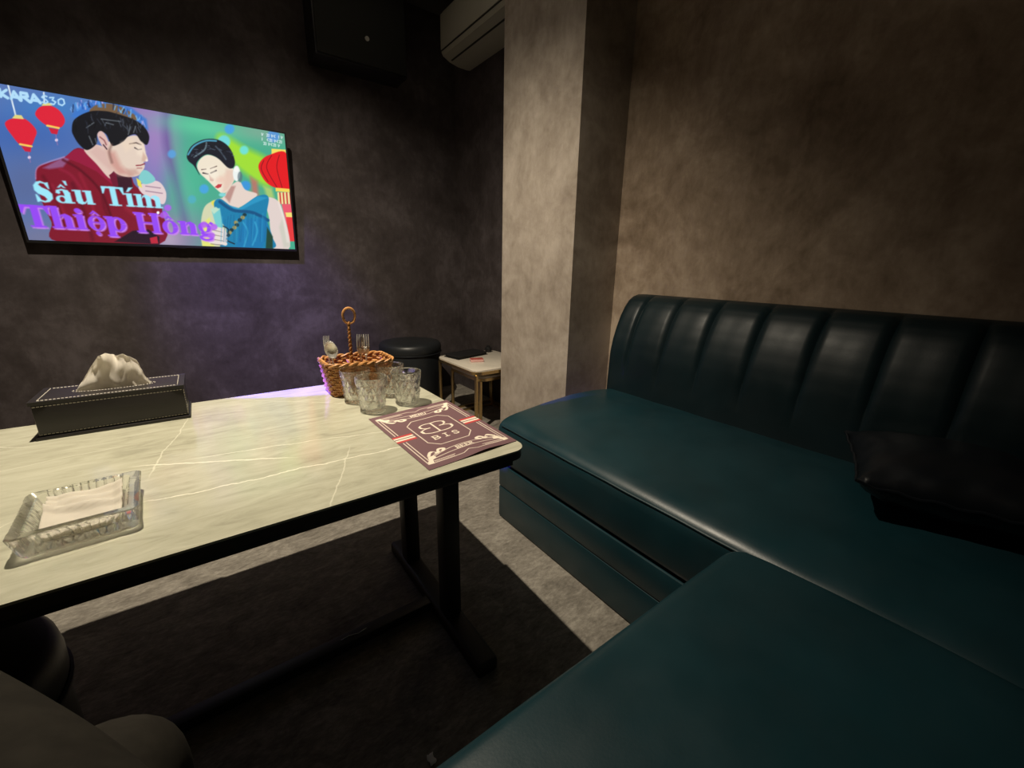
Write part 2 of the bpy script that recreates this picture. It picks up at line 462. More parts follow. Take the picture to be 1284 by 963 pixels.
# ------------------------------------------------------------------ long sofa against the right wall
SY0, SY1 = -0.58, 1.255
def seat_z(x):
    pr = [(0.862, .392), (0.868, .406), (0.893, .4255), (0.92, .4335), (1.0, .443), (1.1, .455), (1.25, .466), (1.38, .464), (1.5, .452), (1.56, .445)]
    for (a, za), (b, zb) in zip(pr, pr[1:]):
        if x <= b: return za + (zb-za)*max(0, (x-a))/(b-a)
    return pr[-1][1]
sofa = thing('sofa', 'long dark teal leather sofa with channelled backrest standing along the right wall', 'sofa', (1.28, 0.34, 0))
bm = bmesh.new()
prof = [(0.885, .252), (0.868, .256), (0.863, .27), (0.861, .33), (0.861, .375), (0.8625, .392), (0.868, .406), (0.878, .417), (0.893, .4255), (0.92, .4335), (0.955, .439), (1.0, .4445), (1.1, .455), (1.25, .466), (1.38, .464), (1.5, .452), (1.60, .44), (1.60, .252)]
cxp, czp = 1.22, .36
rows = []
ysr = [(SY1, .90), (SY1-.001, .955), (SY1-.006, .98), (SY1-.016, .994), (SY1-.03, 1.0)] + [(SY1-.03-(SY1-.03-SY0)*k/16, 1.0) for k in range(1, 17)]
for y, s in ysr:
    wv = 0.0012*math.sin(y*23)+0.001*math.sin(y*57)
    rows.append([(x if x > 1.5 else cxp+(x-cxp)*(1-(1-s)*0.25)+ (wv if z > .3 else 0), y, czp+(z-czp)*s + (wv if .42 < z else 0)) for x, z in prof])
surf(bm, rows, True)
bm.faces.new([v for v in bm.verts[:len(prof)]]) if False else None
bm.verts.ensure_lookup_table(); bm.faces.new([bm.verts[i] for i in range(len(prof))])
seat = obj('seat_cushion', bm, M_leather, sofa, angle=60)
bm = bmesh.new(); tube(bm, [(0.8655, SY1-.022-k*(SY1-.02-SY0)/24, .4075+0.0008*math.sin(k*2.1)) for k in range(25)], .0028, 6)
obj('piping', bm, M_leather, seat)
# plinth: dark recess, upper and lower panels
obj('recess', B(0.885, 1.60, SY0, SY1-.02, .236, .256), M_gap, sofa, smooth=False)
obj('upper_panel', B(0.867, 1.62, SY0, SY1-.004, .1435, .240, .006), M_leather, sofa)
obj('lower_panel', B(0.867, 1.62, SY0, SY1-.004, .004, .1415, .006), M_leather, sofa)
# channelled backrest
bm = bmesh.new()
prof = [(1.500, .440), (1.500, .50), (1.502, .56), (1.505, .63), (1.517, .69), (1.535, .745), (1.556, .793), (1.580, .833), (1.606, .862), (1.635, .879), (1.668, .886), (1.70, .886), (1.714, .884)]
pp = []
for (a, b) in zip(prof, prof[1:]):
    for k in range(3): pp.append((a[0]+(b[0]-a[0])*k/3, a[1]+(b[1]-a[1])*k/3))
pp.append(prof[-1])
seams = [1.174, 1.008, .840, .663, .485, .311, .137, -.037, -.211, -.385]
ys = []
edges_y = [1.282] + seams + [SY0]
for a, b in zip(edges_y, edges_y[1:]):
    for k in range(12):
        t = k/12; t = 0.5-0.5*math.cos(PI*t)*abs(math.cos(PI*t))**0.2
        ys.append(a+(b-a)*t)
ys.append(SY0)
rows = []
for y in ys:
    d = min(abs(y-s) for s in seams); row = []
    ins = max(0, 1-(1.282-y)/.03); ins = 1-math.sqrt(max(0, 1-ins**2))
    for j, (x, z) in enumerate(pp):
        a = pp[max(j-1, 0)]; b = pp[min(j+1, len(pp)-1)]
        tx, tz = b[0]-a[0], b[1]-a[1]; L = math.hypot(tx, tz); nx, nz = -tz/L, tx/L
        if nx > 0 and nz < 0: nx, nz = -nx, -nz
        up = min(1, max(0, (z-.50)/.16)); top = 1 if z < .87 else max(0, 1-(x-1.62)/.07)
        g = math.exp(-(d/.007)**2)*.014*up*top + math.exp(-(d/.03)**2)*.003*up*top
        rip = .001*math.sin(y*71+z*9)*up
        x2 = min(1.715, x - nx*(g-rip) + ins*.03*min(1, (1.70-min(x, 1.70))/.06)); z2 = z - nz*(g) - ins*.012*up
        row.append((x2, y, z2))
    row = row + [(1.714, y, .44)]
    rows.append(row)
surf(bm, rows)
bm.verts.ensure_lookup_table(); nr = len(rows[0]); bm.faces.new([bm.verts[i] for i in range(nr)])
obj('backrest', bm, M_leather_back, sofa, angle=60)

# ------------------------------------------------------------------ the sofa module in the foreground
mod = thing('sofa', 'dark teal leather sofa seat in the foreground, butting against the front of the long sofa', 'sofa', (-.2, -.1, 0))
bm = bmesh.new()
MX0, MX1, MY0, MY1 = -1.55, .862, -.35, .336
nx_, ny_ = 60, 34
def edge_fall(d, r=.035): 
    if d >= r: return 0
    return r - math.sqrt(max(0, r*r-(r-d)**2))
rows = []
us = [0, .002, .006, .012, .02, .03, .045] + [.06+(1-.06)*k/40 for k in range(41)]
Wd, Dp = MX1-MX0, MY1-MY0
xs_ = sorted(set([MX0+u*Wd for u in us] + [MX1-v for v in (0, .002, .006, .012, .02, .03, .045, .06)]))
ysm = sorted(set([MY1-v for v in (0, .001, .003, .006, .010, .015, .022, .03)] + [MY0+(Dp-.03)*k/14 for k in range(15)]))
for y in ysm:
    row = []
    for x in xs_:
        xx = x; yy = y
        cr = .05                                     # rounded plan corner near the long sofa
        dx, dy = xx-(MX1-cr), yy-(MY1-cr)
        if dx > 0 and dy > 0:
            m = max(dx, dy); q = math.hypot(dx, dy)
            if q > 0: xx = MX1-cr+dx*m/q; yy = MY1-cr+dy*m/q
        e = min(MX1-x, MY1-y)
        z = .432 + .012*math.sin(PI*min(1, max(0, (y-MY0)/Dp)))*1.0 - edge_fall(max(0, e), .022) + .0012*math.sin(x*17+y*9)
        row.append((xx, yy, z))
    rows.append(row)
V = surf(bm, rows)
# skirt of the cushion
loop = V[-1][:] + [r[-1] for r in V[::-1]][1:]
low = [bm.verts.new((v.co.x, v.co.y, .255)) for v in loop]
for a, b, c, d in zip(loop, loop[1:], low[1:], low): bm.faces.new((a, d, c, b))
mseat = obj('seat_cushion', bm, M_leather, mod, angle=50)
bm = bmesh.new(); tube(bm, [(MX0+.02+k*(MX1-.06-MX0)/30, MY1+.0005, .4095) for k in range(31)], .0028, 6)
obj('piping', bm, M_leather, mseat)
obj('recess', B(MX0, MX1-.02, MY0, MY1-.02, .236, .262), M_gap, mod, smooth=False)
obj('upper_panel', B(MX0, MX1-.002, MY0, MY1-.004, .1435, .240, .006), M_leather, mod)
obj('lower_panel', B(MX0, MX1-.002, MY0, MY1-.004, .004, .1415, .006), M_leather, mod)
obj('backrest', B(MX0, 1.49-.64, YB+.01, MY0+.002, .004, .86, .04, 4), M_leather, mod)

# ------------------------------------------------------------------ pillow on the long sofa
pil = thing('throw_pillow', 'glossy black leather throw pillow lying on the long sofa seat', 'pillow', (1.355, .10, .468), math.radians(19))
bm = bmesh.new(); nP = 30; hs = .185
for sgn in (1, -1):
    rows = []
    for i in range(nP+1):
        row = []
        for j in range(nP+1):
            u = -1+2*i/nP; v = -1+2*j/nP
            hgt = (max(0, 1-abs(u)**2.6)*max(0, 1-abs(v)**2.6))**.55
            px = hs*u*(1-.07*(1-v*v)); py = hs*v*(1-.07*(1-u*u))
            fr = (1-hgt)
            z = .072+sgn*hgt*.076 + .006*fr*math.sin(u*13+v*4)*math.sin(v*15+u*3) + .012*(abs(u*v)**3)
            row.append((px, py, z))
        rows.append(row)
    surf(bm, rows)
bmesh.ops.remove_doubles(bm, verts=bm.verts[:], dist=.0008)
obj('pillow_cover', bm, M_pillow, pil, angle=80, local=True)
bm = bmesh.new(); pts = []
for k in range(80):
    t = 8*k/80; s_ = int(t//2); f = t-2*s_-1
    u, v = [(f, -1), (1, f), (-f, 1), (-1, -f)][s_]
    pts.append((hs*u*(1-.07*(1-v*v))*1.002, hs*v*(1-.07*(1-u*u))*1.002, .072+.012*abs(u*v)**3+.003*math.sin(k*1.7)))
tube(bm, pts, .0035, 6, closed=True)
obj('piping', bm, M_pillow, pil, local=True)

# ------------------------------------------------------------------ marble table
tab = thing('table', 'long cream marble-topped table on black steel legs in the middle of the room', 'table', (TC[0], TC[1], 0))
TX0, TX1, TY0, TY1, ZTOP = -.90, .5365, .659, 1.424, .615
bm = prism(bmesh.new(), rrect(TX0, TX1, TY0, TY1, .036, 10), ZTOP-.004, ZTOP, .0015)
obj('marble_top', bm, M_marble, tab, angle=50)
bm = prism(bmesh.new(), rrect(TX0+.0015, TX1-.0015, TY0+.0015, TY1-.0015, .035, 10), ZTOP-.0225, ZTOP-.004)
obj('slab_edge', bm, M_edge, tab, angle=50)
for (x0, x1, y0, y1) in ((TX0+.03, TX1-.03, TY0+.016, TY0+.05), (TX0+.03, TX1-.03, TY1-.05, TY1-.016), (TX0+.03, TX0+.065, TY0+.05, TY1-.05), (TX1-.065, TX1-.03, TY0+.05, TY1-.05)):
    obj('apron_rail', B(x0, x1, y0, y1, ZTOP-.042, ZTOP-.0225, .002), M_steel, tab)
for xc in (.448, -.80):
    obj('foot_bar', B(xc-.030, xc+.030, .682, 1.285, .0, .040, .010, 3), M_steel, tab)
    obj('top_bar', B(xc-.03, xc+.03, TY0+.05, TY1-.05, ZTOP-.045, ZTOP-.0225, .002), M_steel, tab)
    for yc in (.885, 1.165):
        obj('leg', B(xc-.0235, xc+.0235, yc-.0235, yc+.0235, .040, ZTOP-.045, .004), M_steel, tab)
obj('stretcher', B(-.77, .418, .948, .985, .008, .036, .004), M_steel, tab)
ZT = .522      # working height at which the table-top things are modelled; SETTLE stands them on the table at their real size

# ------------------------------------------------------------------ placemat / menu
PM = [(.382, .847), (.665, .871), (.673, 1.314), (.373, 1.273)]
mcx, mcy = .523, 1.076
menu = thing('placemat_menu', 'maroon printed paper menu sheet with white BIS lettering lying at the table corner', 'menu', (mcx, mcy, ZT))
gu, gv = 250, 330
U, Vv = np.meshgrid(np.linspace(0, 1, gu), np.linspace(0, 1, gv))
P = Paint(U.ravel()*290, Vv.ravel()*440, (112, 82, 87))
cream = (238, 226, 206)
S = 1.8
def uv(pts): return [(a*290, b*440) for a, b in pts]
octp = uv([(.245, .67), (.335, .737), (.665, .737), (.755, .67), (.755, .335), (.665, .265), (.335, .265), (.245, .335)])
P.stroke(octp+[octp[0]], 3.0, cream, S)
for sx in (0, 1):
    f = (lambda a: a) if sx == 0 else (lambda a: 1-a)
    for a in (.047, .078):
        P.stroke(uv([(f(a), .075 if a > .06 else .06), (f(a), .43)]), 2.6, cream, S); P.stroke(uv([(f(a), .565), (f(a), .925 if a > .06 else .94)]), 2.6, cream, S)
    x0, x1 = sorted((f(0.0), f(.21)))
    P.poly(uv(rc(x0, x1, .446, .470)), (196, 62, 62), S); P.poly(uv(rc(x0, x1, .526, .550)), (196, 62, 62), S)
    P.poly(uv(rc(x0, x1, .470, .492)), cream, S); P.poly(uv(rc(x0, x1, .504, .526)), cream, S)
for sy in (0, 1):
    g = (lambda b: b) if sy == 0 else (lambda b: 1-b)
    P.stroke(uv([(.06, g(.06)), (.42, g(.062)), (.50, g(.092)), (.58, g(.062)), (.94, g(.06))]), 2.6, cream, S)
    P.stroke(uv([(.10, g(.085)), (.34, g(.088))]), 2.2, cream, S); P.stroke(uv([(.66, g(.088)), (.90, g(.085))]), 2.2, cream, S)
    for k in range(14):
        for x in (.12+k*.015, .68+k*.015): P.stroke(uv([(x, g(.064)), (x+.008, g(.084))]), 1.4, cream, S)
    P.stroke(uv([(.10, g(.105)), (.36, g(.135)), (.64, g(.135)), (.90, g(.105))]), 2.6, cream, S, curve=True)
    P.stroke(uv([(.13, g(.13)), (.37, g(.186)), (.63, g(.186)), (.87, g(.13))]), 2.6, cream, S, curve=True)
    for sx in (0, 1):
        f = (lambda a: a) if sx == 0 else (lambda a: 1-a)
        P.poly(uv([(f(.05), g(.06)), (f(.10), g(.055)), (f(.12), g(.10)), (f(.17), g(.12)), (f(.16), g(.15)), (f(.10), g(.15)), (f(.08), g(.10)), (f(.055), g(.09))]), cream, S)
        P.stroke(uv([(f(.12), g(.16)), (f(.17), g(.20)), (f(.22), g(.17)), (f(.26), g(.21)), (f(.31), g(.20)), (f(.28), g(.175))]), 9, cream, S, curve=True)
        P.ell(f(.19)*290, g(.185)*440, 4, 3.5, (112, 82, 87), S); P.ell(f(.265)*290, g(.19)*440, 4, 3, (112, 82, 87), S)
        P.stroke(uv([(f(.10), g(.10)), (f(.16), g(.15)), (f(.32), g(.19))]), 3, cream, S, curve=True)
def serif_text(txt, cx, cy, h, w, gap, wt):
    n = len(txt); x = cx-(n*w+(n-1)*gap)/2
    for ch in txt:
        q = lambda a, b: (x+a*w, cy+(b-.5)*h)
        L = {'B': [[(.1, 0), (.1, 1)], [(0, 0), (.6, 0), (.95, .13), (.95, .38), (.6, .5), (.1, .5)], [(0, 1), (.55, 1), (.88, .88), (.85, .62), (.55, .5)]],
             'I': [[(.5, 0), (.5, 1)], [(.2, 0), (.8, 0)], [(.2, 1), (.8, 1)]],
             'S': [[(.9, .78), (.7, .98), (.3, .98), (.1, .78), (.25, .58), (.75, .42), (.92, .22), (.7, .02), (.3, .02), (.08, .22)]],
             'E': [[(.15, 0), (.15, 1)], [(.05, 0), (.9, 0), (.9, .15)], [(.05, 1), (.9, 1), (.9, .85)], [(.15, .5), (.65, .5)]],
             'R': [[(.1, 0), (.1, 1)], [(0, 1), (.6, 1), (.9, .85), (.85, .6), (.55, .5), (.1, .5)], [(.5, .5), (.95, 0)]],
             'M': [[(.05, 0), (.1, 1), (.5, .3), (.9, 1), (.95, 0)]], 'N': [[(.1, 0), (.1, 1), (.9, 0), (.9, 1)]],
             'U': [[(.1, 1), (.1, .25), (.35, 0), (.65, 0), (.9, .25), (.9, 1)]]}[ch]
        for st in L: P.stroke([q(a, b) for a, b in st], wt, cream, S)
        x += w+gap
# monogram: B and its mirror image on one stem
cx0, cy0, hh = .487*290, .545*440, .165*440
P.stroke([(cx0, cy0-hh/2), (cx0, cy0+hh/2)], 5.5, cream, S)
for sg in (1, -1):
    P.stroke([(cx0+sg*a*58, cy0+(b-.5)*hh) for a, b in [(-.02, 1.0), (.35, 1.03), (.66, .93), (.70, .72), (.52, .56), (.30, .53)]], 4.6, cream, S, curve=True)
    P.stroke([(cx0+sg*a*58, cy0+(b-.5)*hh) for a, b in [(.30, .53), (.62, .50), (.86, .36), (.84, .14), (.55, .0), (.2, -.03), (-.02, .0)]], 4.6, cream, S, curve=True)
    P.stroke([(cx0+sg*a*58, cy0+(b-.5)*hh) for a, b in [(.72, .86), (.70, .70)]], 7.5, cream, S)
    P.stroke([(cx0+sg*a*58, cy0+(b-.5)*hh) for a, b in [(.88, .36), (.86, .18)]], 8.5, cream, S)
serif_text('BIS', .487*290, .378*440, 24, 20, 13, 4.2)
serif_text('BEER', .515*290, .160*440, 16, 11, 3.5, 3.4)
serif_text('MENU', .490*290, .838*440, 16, 11, 3.5, 3.4)
P3 = np.zeros((gv, gu, 3))
for k in range(2):
    a = PM[0][k]*(1-U)*(1-Vv) + PM[1][k]*U*(1-Vv) + PM[2][k]*U*Vv + PM[3][k]*(1-U)*Vv
    P3[..., k] = a
P3[..., 2] = ZT + .0014 + .006*np.exp(-((U-.62)/.20)**2)*np.clip(1-Vv/.22, 0, 1)**1.5
M_menu = vcol_material('printed maroon paper', rough=.55)
sheet = painted_grid('printed_sheet', P3, P.img, M_menu, menu)

# ------------------------------------------------------------------ television
tv = thing('television', 'large wall television switched on with a karaoke video, two singers on screen', 'television', (-.045, YW-.01, 1.05))
sc = [Vector((-.619, 2.972, 1.717)), Vector((.525, 2.972, 1.717)), Vector((.522, 3.040, 1.0825)), Vector((-.622, 3.040, 1.0825))]   # TL TR BR BL
gu, gv = 460, 262
U, Vv = np.meshgrid(np.linspace(0, 1, gu), np.linspace(0, 1, gv))      # V 0 = bottom
zoomc = [(-69, 38), (1170, 255), (1217, 733), (118, 692)]
Hm = homography([(0, 1), (1, 1), (1, 0), (0, 0)], zoomc); Hi = np.linalg.inv(Hm)
w = Hm[2, 0]*U+Hm[2, 1]*Vv+Hm[2, 2]
X = ((Hm[0, 0]*U+Hm[0, 1]*Vv+Hm[0, 2])/w).ravel(); Y = ((Hm[1, 0]*U+Hm[1, 1]*Vv+Hm[1, 2])/w).ravel()
P = Paint(X, Y, (92, 120, 180))
def blob(cx, cy, rx, ry, col, a=1.0, ang=0.0):
    c, s = math.cos(ang), math.sin(ang); dx, dy = X-cx, Y-cy
    d = ((dx*c+dy*s)/rx)**2+((-dx*s+dy*c)/ry)**2
    k = (np.exp(-d)*a)[:, None]; P.img[:] = P.img*(1-k)+np.array(col, float)*k
# background
k = np.clip((X-640)/70, 0, 1)[:, None]; P.img[:] = P.img*(1-k)+np.array((70, 172, 140.))*k
blob(100, 260, 300, 120, (58, 100, 178), .8); blob(220, 150, 160, 60, (60, 130, 200), .7); blob(110, 470, 150, 140, (88, 104, 150), .8); blob(160, 690, 150, 80, (120, 120, 150), .8)
blob(640, 260, 90, 250, (165, 130, 190), .9); blob(600, 170, 80, 40, (160, 120, 190), .8); blob(730, 680, 130, 120, (150, 120, 165), .9); blob(690, 690, 60, 60, (200, 180, 200), .6)
P.stroke([(686, 165), (690, 300), (735, 480), (770, 640)], 26, (110, 70, 150), 40, .75, True); P.stroke([(722, 200), (730, 330), (765, 470), (800, 650)], 30, (120, 160, 160), 40, .5, True)
blob(850, 230, 200, 40, (96, 205, 160), .8, .15); blob(1080, 250, 130, 40, (130, 170, 150), .8, .15); blob(780, 470, 60, 140, (80, 190, 150), .6); blob(1020, 520, 90, 60, (110, 170, 130), .6)
P.poly([(893, 268), (920, 258), (1010, 310), (1110, 365), (1125, 450), (1090, 470), (985, 400), (930, 340), (905, 300)], (165, 225, 50), 30, .95, True)
P.poly([(1030, 430), (1060, 450), (1066, 520), (1040, 510)], (200, 110, 100), 16, .8); P.poly([(1085, 470), (1120, 480), (1130, 520), (1100, 520)], (190, 210, 110), 14, .8)
for (x, y, r, c) in ((945, 235, 20, (70, 160, 225)), (922, 287, 26, (110, 215, 225)), (1005, 322, 18, (110, 225, 220)), (840, 482, 19, (70, 165, 225)), (790, 525, 17, (80, 175, 190)), (1010, 470, 22, (60, 150, 220)), (708, 338, 17, (90, 160, 220)), (1125, 265, 26, (90, 150, 215))):
    P.ell(x, y, r, r, c, 9, .95)
# lanterns left
for pts, cap, band, tail, dot, st in (
    ([(28, 215), (60, 193), (112, 196), (155, 240), (148, 275), (132, 304), (90, 300), (60, 268)], [(58, 192), (70, 178), (96, 180), (106, 196)], [(88, 298), (135, 307)], [(92, 305), (134, 311), (131, 330), (108, 327)], (125, 352), [(44, 58), (72, 180)]),
    ([(152, 172), (172, 146), (212, 140), (250, 160), (272, 196), (264, 222), (245, 230), (200, 222), (165, 196)], [(178, 141), (186, 130), (212, 130), (224, 140)], [(200, 222), (247, 232)], [(205, 230), (246, 237), (240, 258), (216, 254)], (237, 281), [(188, 88), (190, 130)])):
    P.stroke(st, 6, (220, 235, 245), 3); P.poly(pts, (222, 36, 58), 4, 1, True); P.poly(cap, (225, 215, 130), 3)
    P.stroke(band, 8, (250, 205, 90), 3); P.poly(tail, (205, 34, 60), 3); P.ell(dot[0], dot[1], 6, 6, (235, 225, 245), 4); P.stroke([(dot[0]-2, dot[1]-20), dot, (dot[0]+4, dot[1]+20)], 3, (190, 120, 170), 3, .6)
# lantern right
P.poly([(1118, 316), (1176, 320), (1178, 348), (1118, 340)], (245, 225, 100), 3)
P.poly([(1065, 398), (1074, 366), (1110, 341), (1180, 336), (1196, 480), (1135, 477), (1092, 450)], (228, 26, 34), 4, 1, True)
for pts in ([(1118, 344), (1098, 395), (1140, 474)], [(1150, 342), (1140, 395), (1162, 476)], [(1086, 365), (1076, 400), (1104, 452)]): P.stroke(pts, 3, (120, 10, 25), 3, .9, True)
P.poly([(1135, 477), (1194, 482), (1196, 496), (1136, 492)], (245, 215, 90), 3)
for kx in range(4): P.poly([(1142+kx*14, 496), (1150+kx*14, 496), (1154+kx*14, 545), (1146+kx*14, 545)], (245, 225, 160), 3); P.poly([(1150+kx*14, 496), (1156+kx*14, 496), (1160+kx*14, 545), (1154+kx*14, 545)], (220, 50, 50), 3)
P.poly([(1160, 545), (1204, 545), (1212, 640), (1180, 630)], (235, 90, 110), 4); P.poly([(1176, 580), (1206, 580), (1208, 600), (1180, 598)], (245, 225, 120), 3)
P.poly([(1180, 600), (1206, 600), (1216, 700), (1190, 700)], (230, 60, 60), 4)
# man
P.poly([(298, 185), (330, 140), (400, 118), (480, 130), (545, 150), (605, 195), (612, 240), (560, 215), (420, 175), (340, 200)], (60, 120, 205), 10, .9)
for kk in range(26):
    a = random.uniform(0, 1); xx = 300+a*300; yy = 185-75*math.sin(PI*min(1, a+.15))*.75+random.uniform(-8, 14)+a*30
    P.stroke([(xx, yy), (xx+random.uniform(-12, 12), yy-random.uniform(10, 24))], 5, (110+random.randint(0, 80), 170, 230), 3, .8)
P.poly([(375, 168), (400, 138), (470, 134), (550, 172), (560, 200), (460, 175)], (118, 92, 66), 6, 1, True)
P.poly([(150, 440), (158, 392), (200, 375), (268, 352), (310, 318), (345, 318), (420, 365), (470, 430), (500, 425), (540, 432), (560, 470), (640, 530), (668, 575), (652, 712), (238, 700), (212, 620), (176, 540)], (128, 22, 44), 4, 1, True)
P.poly([(180, 395), (262, 352), (300, 345), (262, 392), (205, 400)], (150, 110, 160), 10, .75); P.poly([(268, 352), (312, 318), (345, 318), (455, 420), (470, 470), (400, 410), (330, 375)], (150, 26, 62), 5)
P.stroke([(262, 362), (340, 410), (420, 500), (470, 640)], 10, (88, 12, 30), 8, .8, True); P.stroke([(300, 460), (340, 560), (380, 690)], 16, (95, 14, 36), 14, .7, True); P.stroke([(215, 470), (250, 560), (300, 640)], 16, (165, 40, 66), 16, .5, True); P.stroke([(520, 560), (580, 600), (640, 600)], 18, (165, 40, 60), 16, .5, True)
P.poly([(348, 318), (400, 300), (455, 330), (490, 420), (455, 440), (400, 380)], (226, 198, 186), 4, 1, True)
P.poly([(455, 425), (480, 395), (540, 428), (548, 480), (500, 500), (470, 470)], (58, 26, 40), 5); P.poly([(450, 425), (478, 405), (488, 470), (470, 480)], (110, 24, 50), 4)
face = [(440, 300), (455, 285), (500, 275), (560, 262), (592, 290), (600, 330), (609, 360), (592, 372), (596, 392), (572, 425), (525, 432), (480, 418), (450, 380), (436, 345)]
P.poly(face, (228, 208, 192), 4, 1, True); P.poly([(440, 320), (475, 330), (500, 385), (545, 425), (490, 424), (455, 385)], (206, 150, 140), 24, .85); P.poly([(400, 300), (440, 330), (460, 410), (430, 385), (370, 330)], (214, 176, 168), 16, .7)
P.poly([(300, 238), (312, 196), (370, 165), (430, 162), (480, 172), (560, 200), (600, 232), (616, 268), (606, 300), (582, 286), (560, 258), (530, 266), (508, 288), (470, 305), (456, 292), (440, 258), (415, 246), (403, 262), (400, 296), (362, 322), (330, 300), (308, 266)], (18, 20, 28), 4, 1, True)
for pts in ([(360, 230), (390, 210)], [(370, 265), (385, 300)], [(440, 210), (470, 218)], [(540, 225), (530, 258)], [(420, 195), (500, 205)], [(560, 225), (552, 250)], [(395, 275), (400, 292)]): P.stroke(pts, 4, (150, 160, 165), 4, .6)
P.poly([(404, 262), (416, 244), (434, 256), (450, 292), (442, 320), (422, 304)], (222, 186, 180), 4, 1, True); P.stroke([(414, 268), (432, 282), (440, 300)], 5, (150, 90, 90), 4); P.stroke([(428, 300), (442, 318)], 5, (60, 40, 50), 3)
P.stroke([(535, 296), (562, 292), (582, 300)], 5, (70, 52, 50), 4); P.stroke([(556, 312), (570, 320), (584, 318)], 5, (40, 30, 36), 3); P.stroke([(562, 385), (580, 384), (596, 378)], 5, (150, 60, 70), 3); P.ell(604, 364, 6, 5, (250, 235, 225), 4)
P.poly([(572, 470), (620, 448), (660, 456), (684, 500), (672, 545), (620, 520), (585, 500)], (228, 206, 208), 4, 1, True); P.stroke([(600, 470), (660, 478)], 4, (160, 130, 150), 4); P.stroke([(600, 490), (668, 500)], 4, (160, 130, 150), 4)
P.poly([(572, 432), (590, 405), (615, 412), (640, 445), (605, 462), (580, 455)], (130, 205, 205), 4, 1, True); P.poly([(562, 436), (580, 450), (585, 478), (568, 468)], (235, 225, 90), 4)
P.poly([(470, 700), (545, 655), (610, 650), (655, 680), (655, 712)], (38, 18, 34), 6); P.poly([(615, 685), (645, 678), (650, 708), (620, 708)], (190, 40, 60), 4)
# man: soft modelling
P.poly([(560, 300), (586, 292), (600, 330), (590, 350), (566, 340)], (244, 226, 206), 16, .7); P.poly([(500, 290), (545, 275), (560, 300), (520, 330)], (238, 216, 192), 18, .6)
P.poly([(590, 330), (604, 352), (598, 372), (584, 366)], (206, 168, 150), 8, .7); P.poly([(520, 400), (560, 400), (575, 420), (530, 432)], (196, 150, 138), 14, .6)
P.stroke([(462, 300), (452, 330), (462, 372)], 10, (120, 86, 80), 10, .6, True); P.stroke([(566, 396), (584, 396)], 5, (170, 100, 100), 5, .7)
for kk in range(40):
    a = random.random(); xx = 306+a*290; yy = 208-46*math.sin(PI*min(1, a+.05))+random.uniform(-4, 70)*(1-abs(a-.4))
    if yy < 300 and not (xx > 440 and yy > 258): P.stroke([(xx, yy), (xx+random.uniform(-8, 16), yy+random.uniform(10, 30))], 3.5, random.choice([(60, 66, 80), (96, 104, 116), (40, 46, 60), (6, 8, 14)]), 3, .6)
for kk in range(34):
    a = random.random(); xx = 300+a*290; yy = 172-44*math.sin(PI*min(1, a+.1))+a*18
    P.stroke([(xx, yy+10), (xx+random.uniform(-14, 14), yy-random.uniform(4, 22))], 5, random.choice([(70, 140, 225), (120, 190, 240), (40, 90, 180), (24, 40, 80)]), 4, .75)
for (pts, c_, w_s) in (([(180, 430), (230, 520), (262, 640)], (92, 12, 30), 14), ([(330, 420), (372, 520), (400, 640)], (156, 34, 58), 12), ([(420, 470), (430, 560), (470, 640)], (96, 14, 34), 12), ([(250, 400), (300, 430), (360, 520)], (158, 36, 66), 10), ([(540, 500), (580, 540), (640, 560)], (90, 14, 34), 12), ([(610, 560), (636, 610), (640, 660)], (168, 46, 66), 10)):
    P.stroke(pts, w_s, c_, 12, .6, True)
P.stroke([(150, 440), (156, 396), (200, 372), (268, 350)], 5, (190, 150, 200), 5, .7, True)
# woman
P.poly([(838, 728), (826, 640), (840, 560), (880, 530), (930, 520), (985, 560), (940, 640), (900, 728)], (212, 214, 176), 5, 1, True)
P.poly([(832, 625), (862, 600), (885, 680), (880, 728), (832, 724)], (226, 230, 120), 8); P.stroke([(880, 540), (915, 570)], 20, (230, 220, 80), 8)
P.poly([(925, 505), (948, 470), (985, 450), (1010, 485), (1060, 506), (1000, 552), (955, 560), (915, 530)], (230, 212, 200), 5, 1, True); P.poly([(925, 515), (950, 470), (970, 470), (945, 540)], (178, 130, 120), 8, .8)
P.poly([(1090, 522), (1138, 526), (1165, 575), (1196, 722), (1128, 730), (1108, 600)], (226, 210, 204), 4, 1, True); P.poly([(1165, 600), (1196, 722), (1170, 728), (1150, 640)], (190, 200, 180), 10, .5)
dress = [(905, 522), (950, 552), (985, 562), (1060, 512), (1106, 516), (1098, 600), (1122, 680), (1122, 730), (915, 728), (935, 660), (905, 610), (880, 545)]
P.poly(dress, (24, 128, 172), 4, 1, True)
P.poly([(950, 552), (985, 562), (1060, 512), (1104, 518), (1040, 545), (975, 580)], (40, 150, 195), 6); P.stroke([(905, 535), (960, 570), (1040, 580), (1104, 612)], 13, (14, 84, 130), 5, 1, True)
P.poly([(985, 660), (1010, 610), (1090, 600), (1110, 650), (1080, 728), (970, 728)], (22, 120, 178), 12, .8); P.stroke([(1000, 620), (1020, 660), (1005, 720)], 6, (60, 175, 215), 6, .7, True); P.stroke([(1050, 620), (1060, 660), (1040, 715)], 6, (60, 175, 215), 6, .7, True)
for kk in range(12):
    t = kk/11; P.ell(1005-95*t+random.uniform(-8, 8), 590+115*t, 9, 8, (168, 150, 84) if kk % 2 else (20, 56, 60), 4)
P.stroke([(900, 630), (940, 650), (930, 690), (965, 710)], 5, (20, 40, 50), 3, 1, True)
P.poly([(1100, 640), (1124, 680), (1124, 730), (1095, 730)], (30, 70, 50), 6)
wf = [(812, 392), (822, 362), (852, 342), (892, 352), (940, 388), (962, 402), (966, 440), (938, 488), (915, 500), (890, 482), (850, 442), (826, 420)]
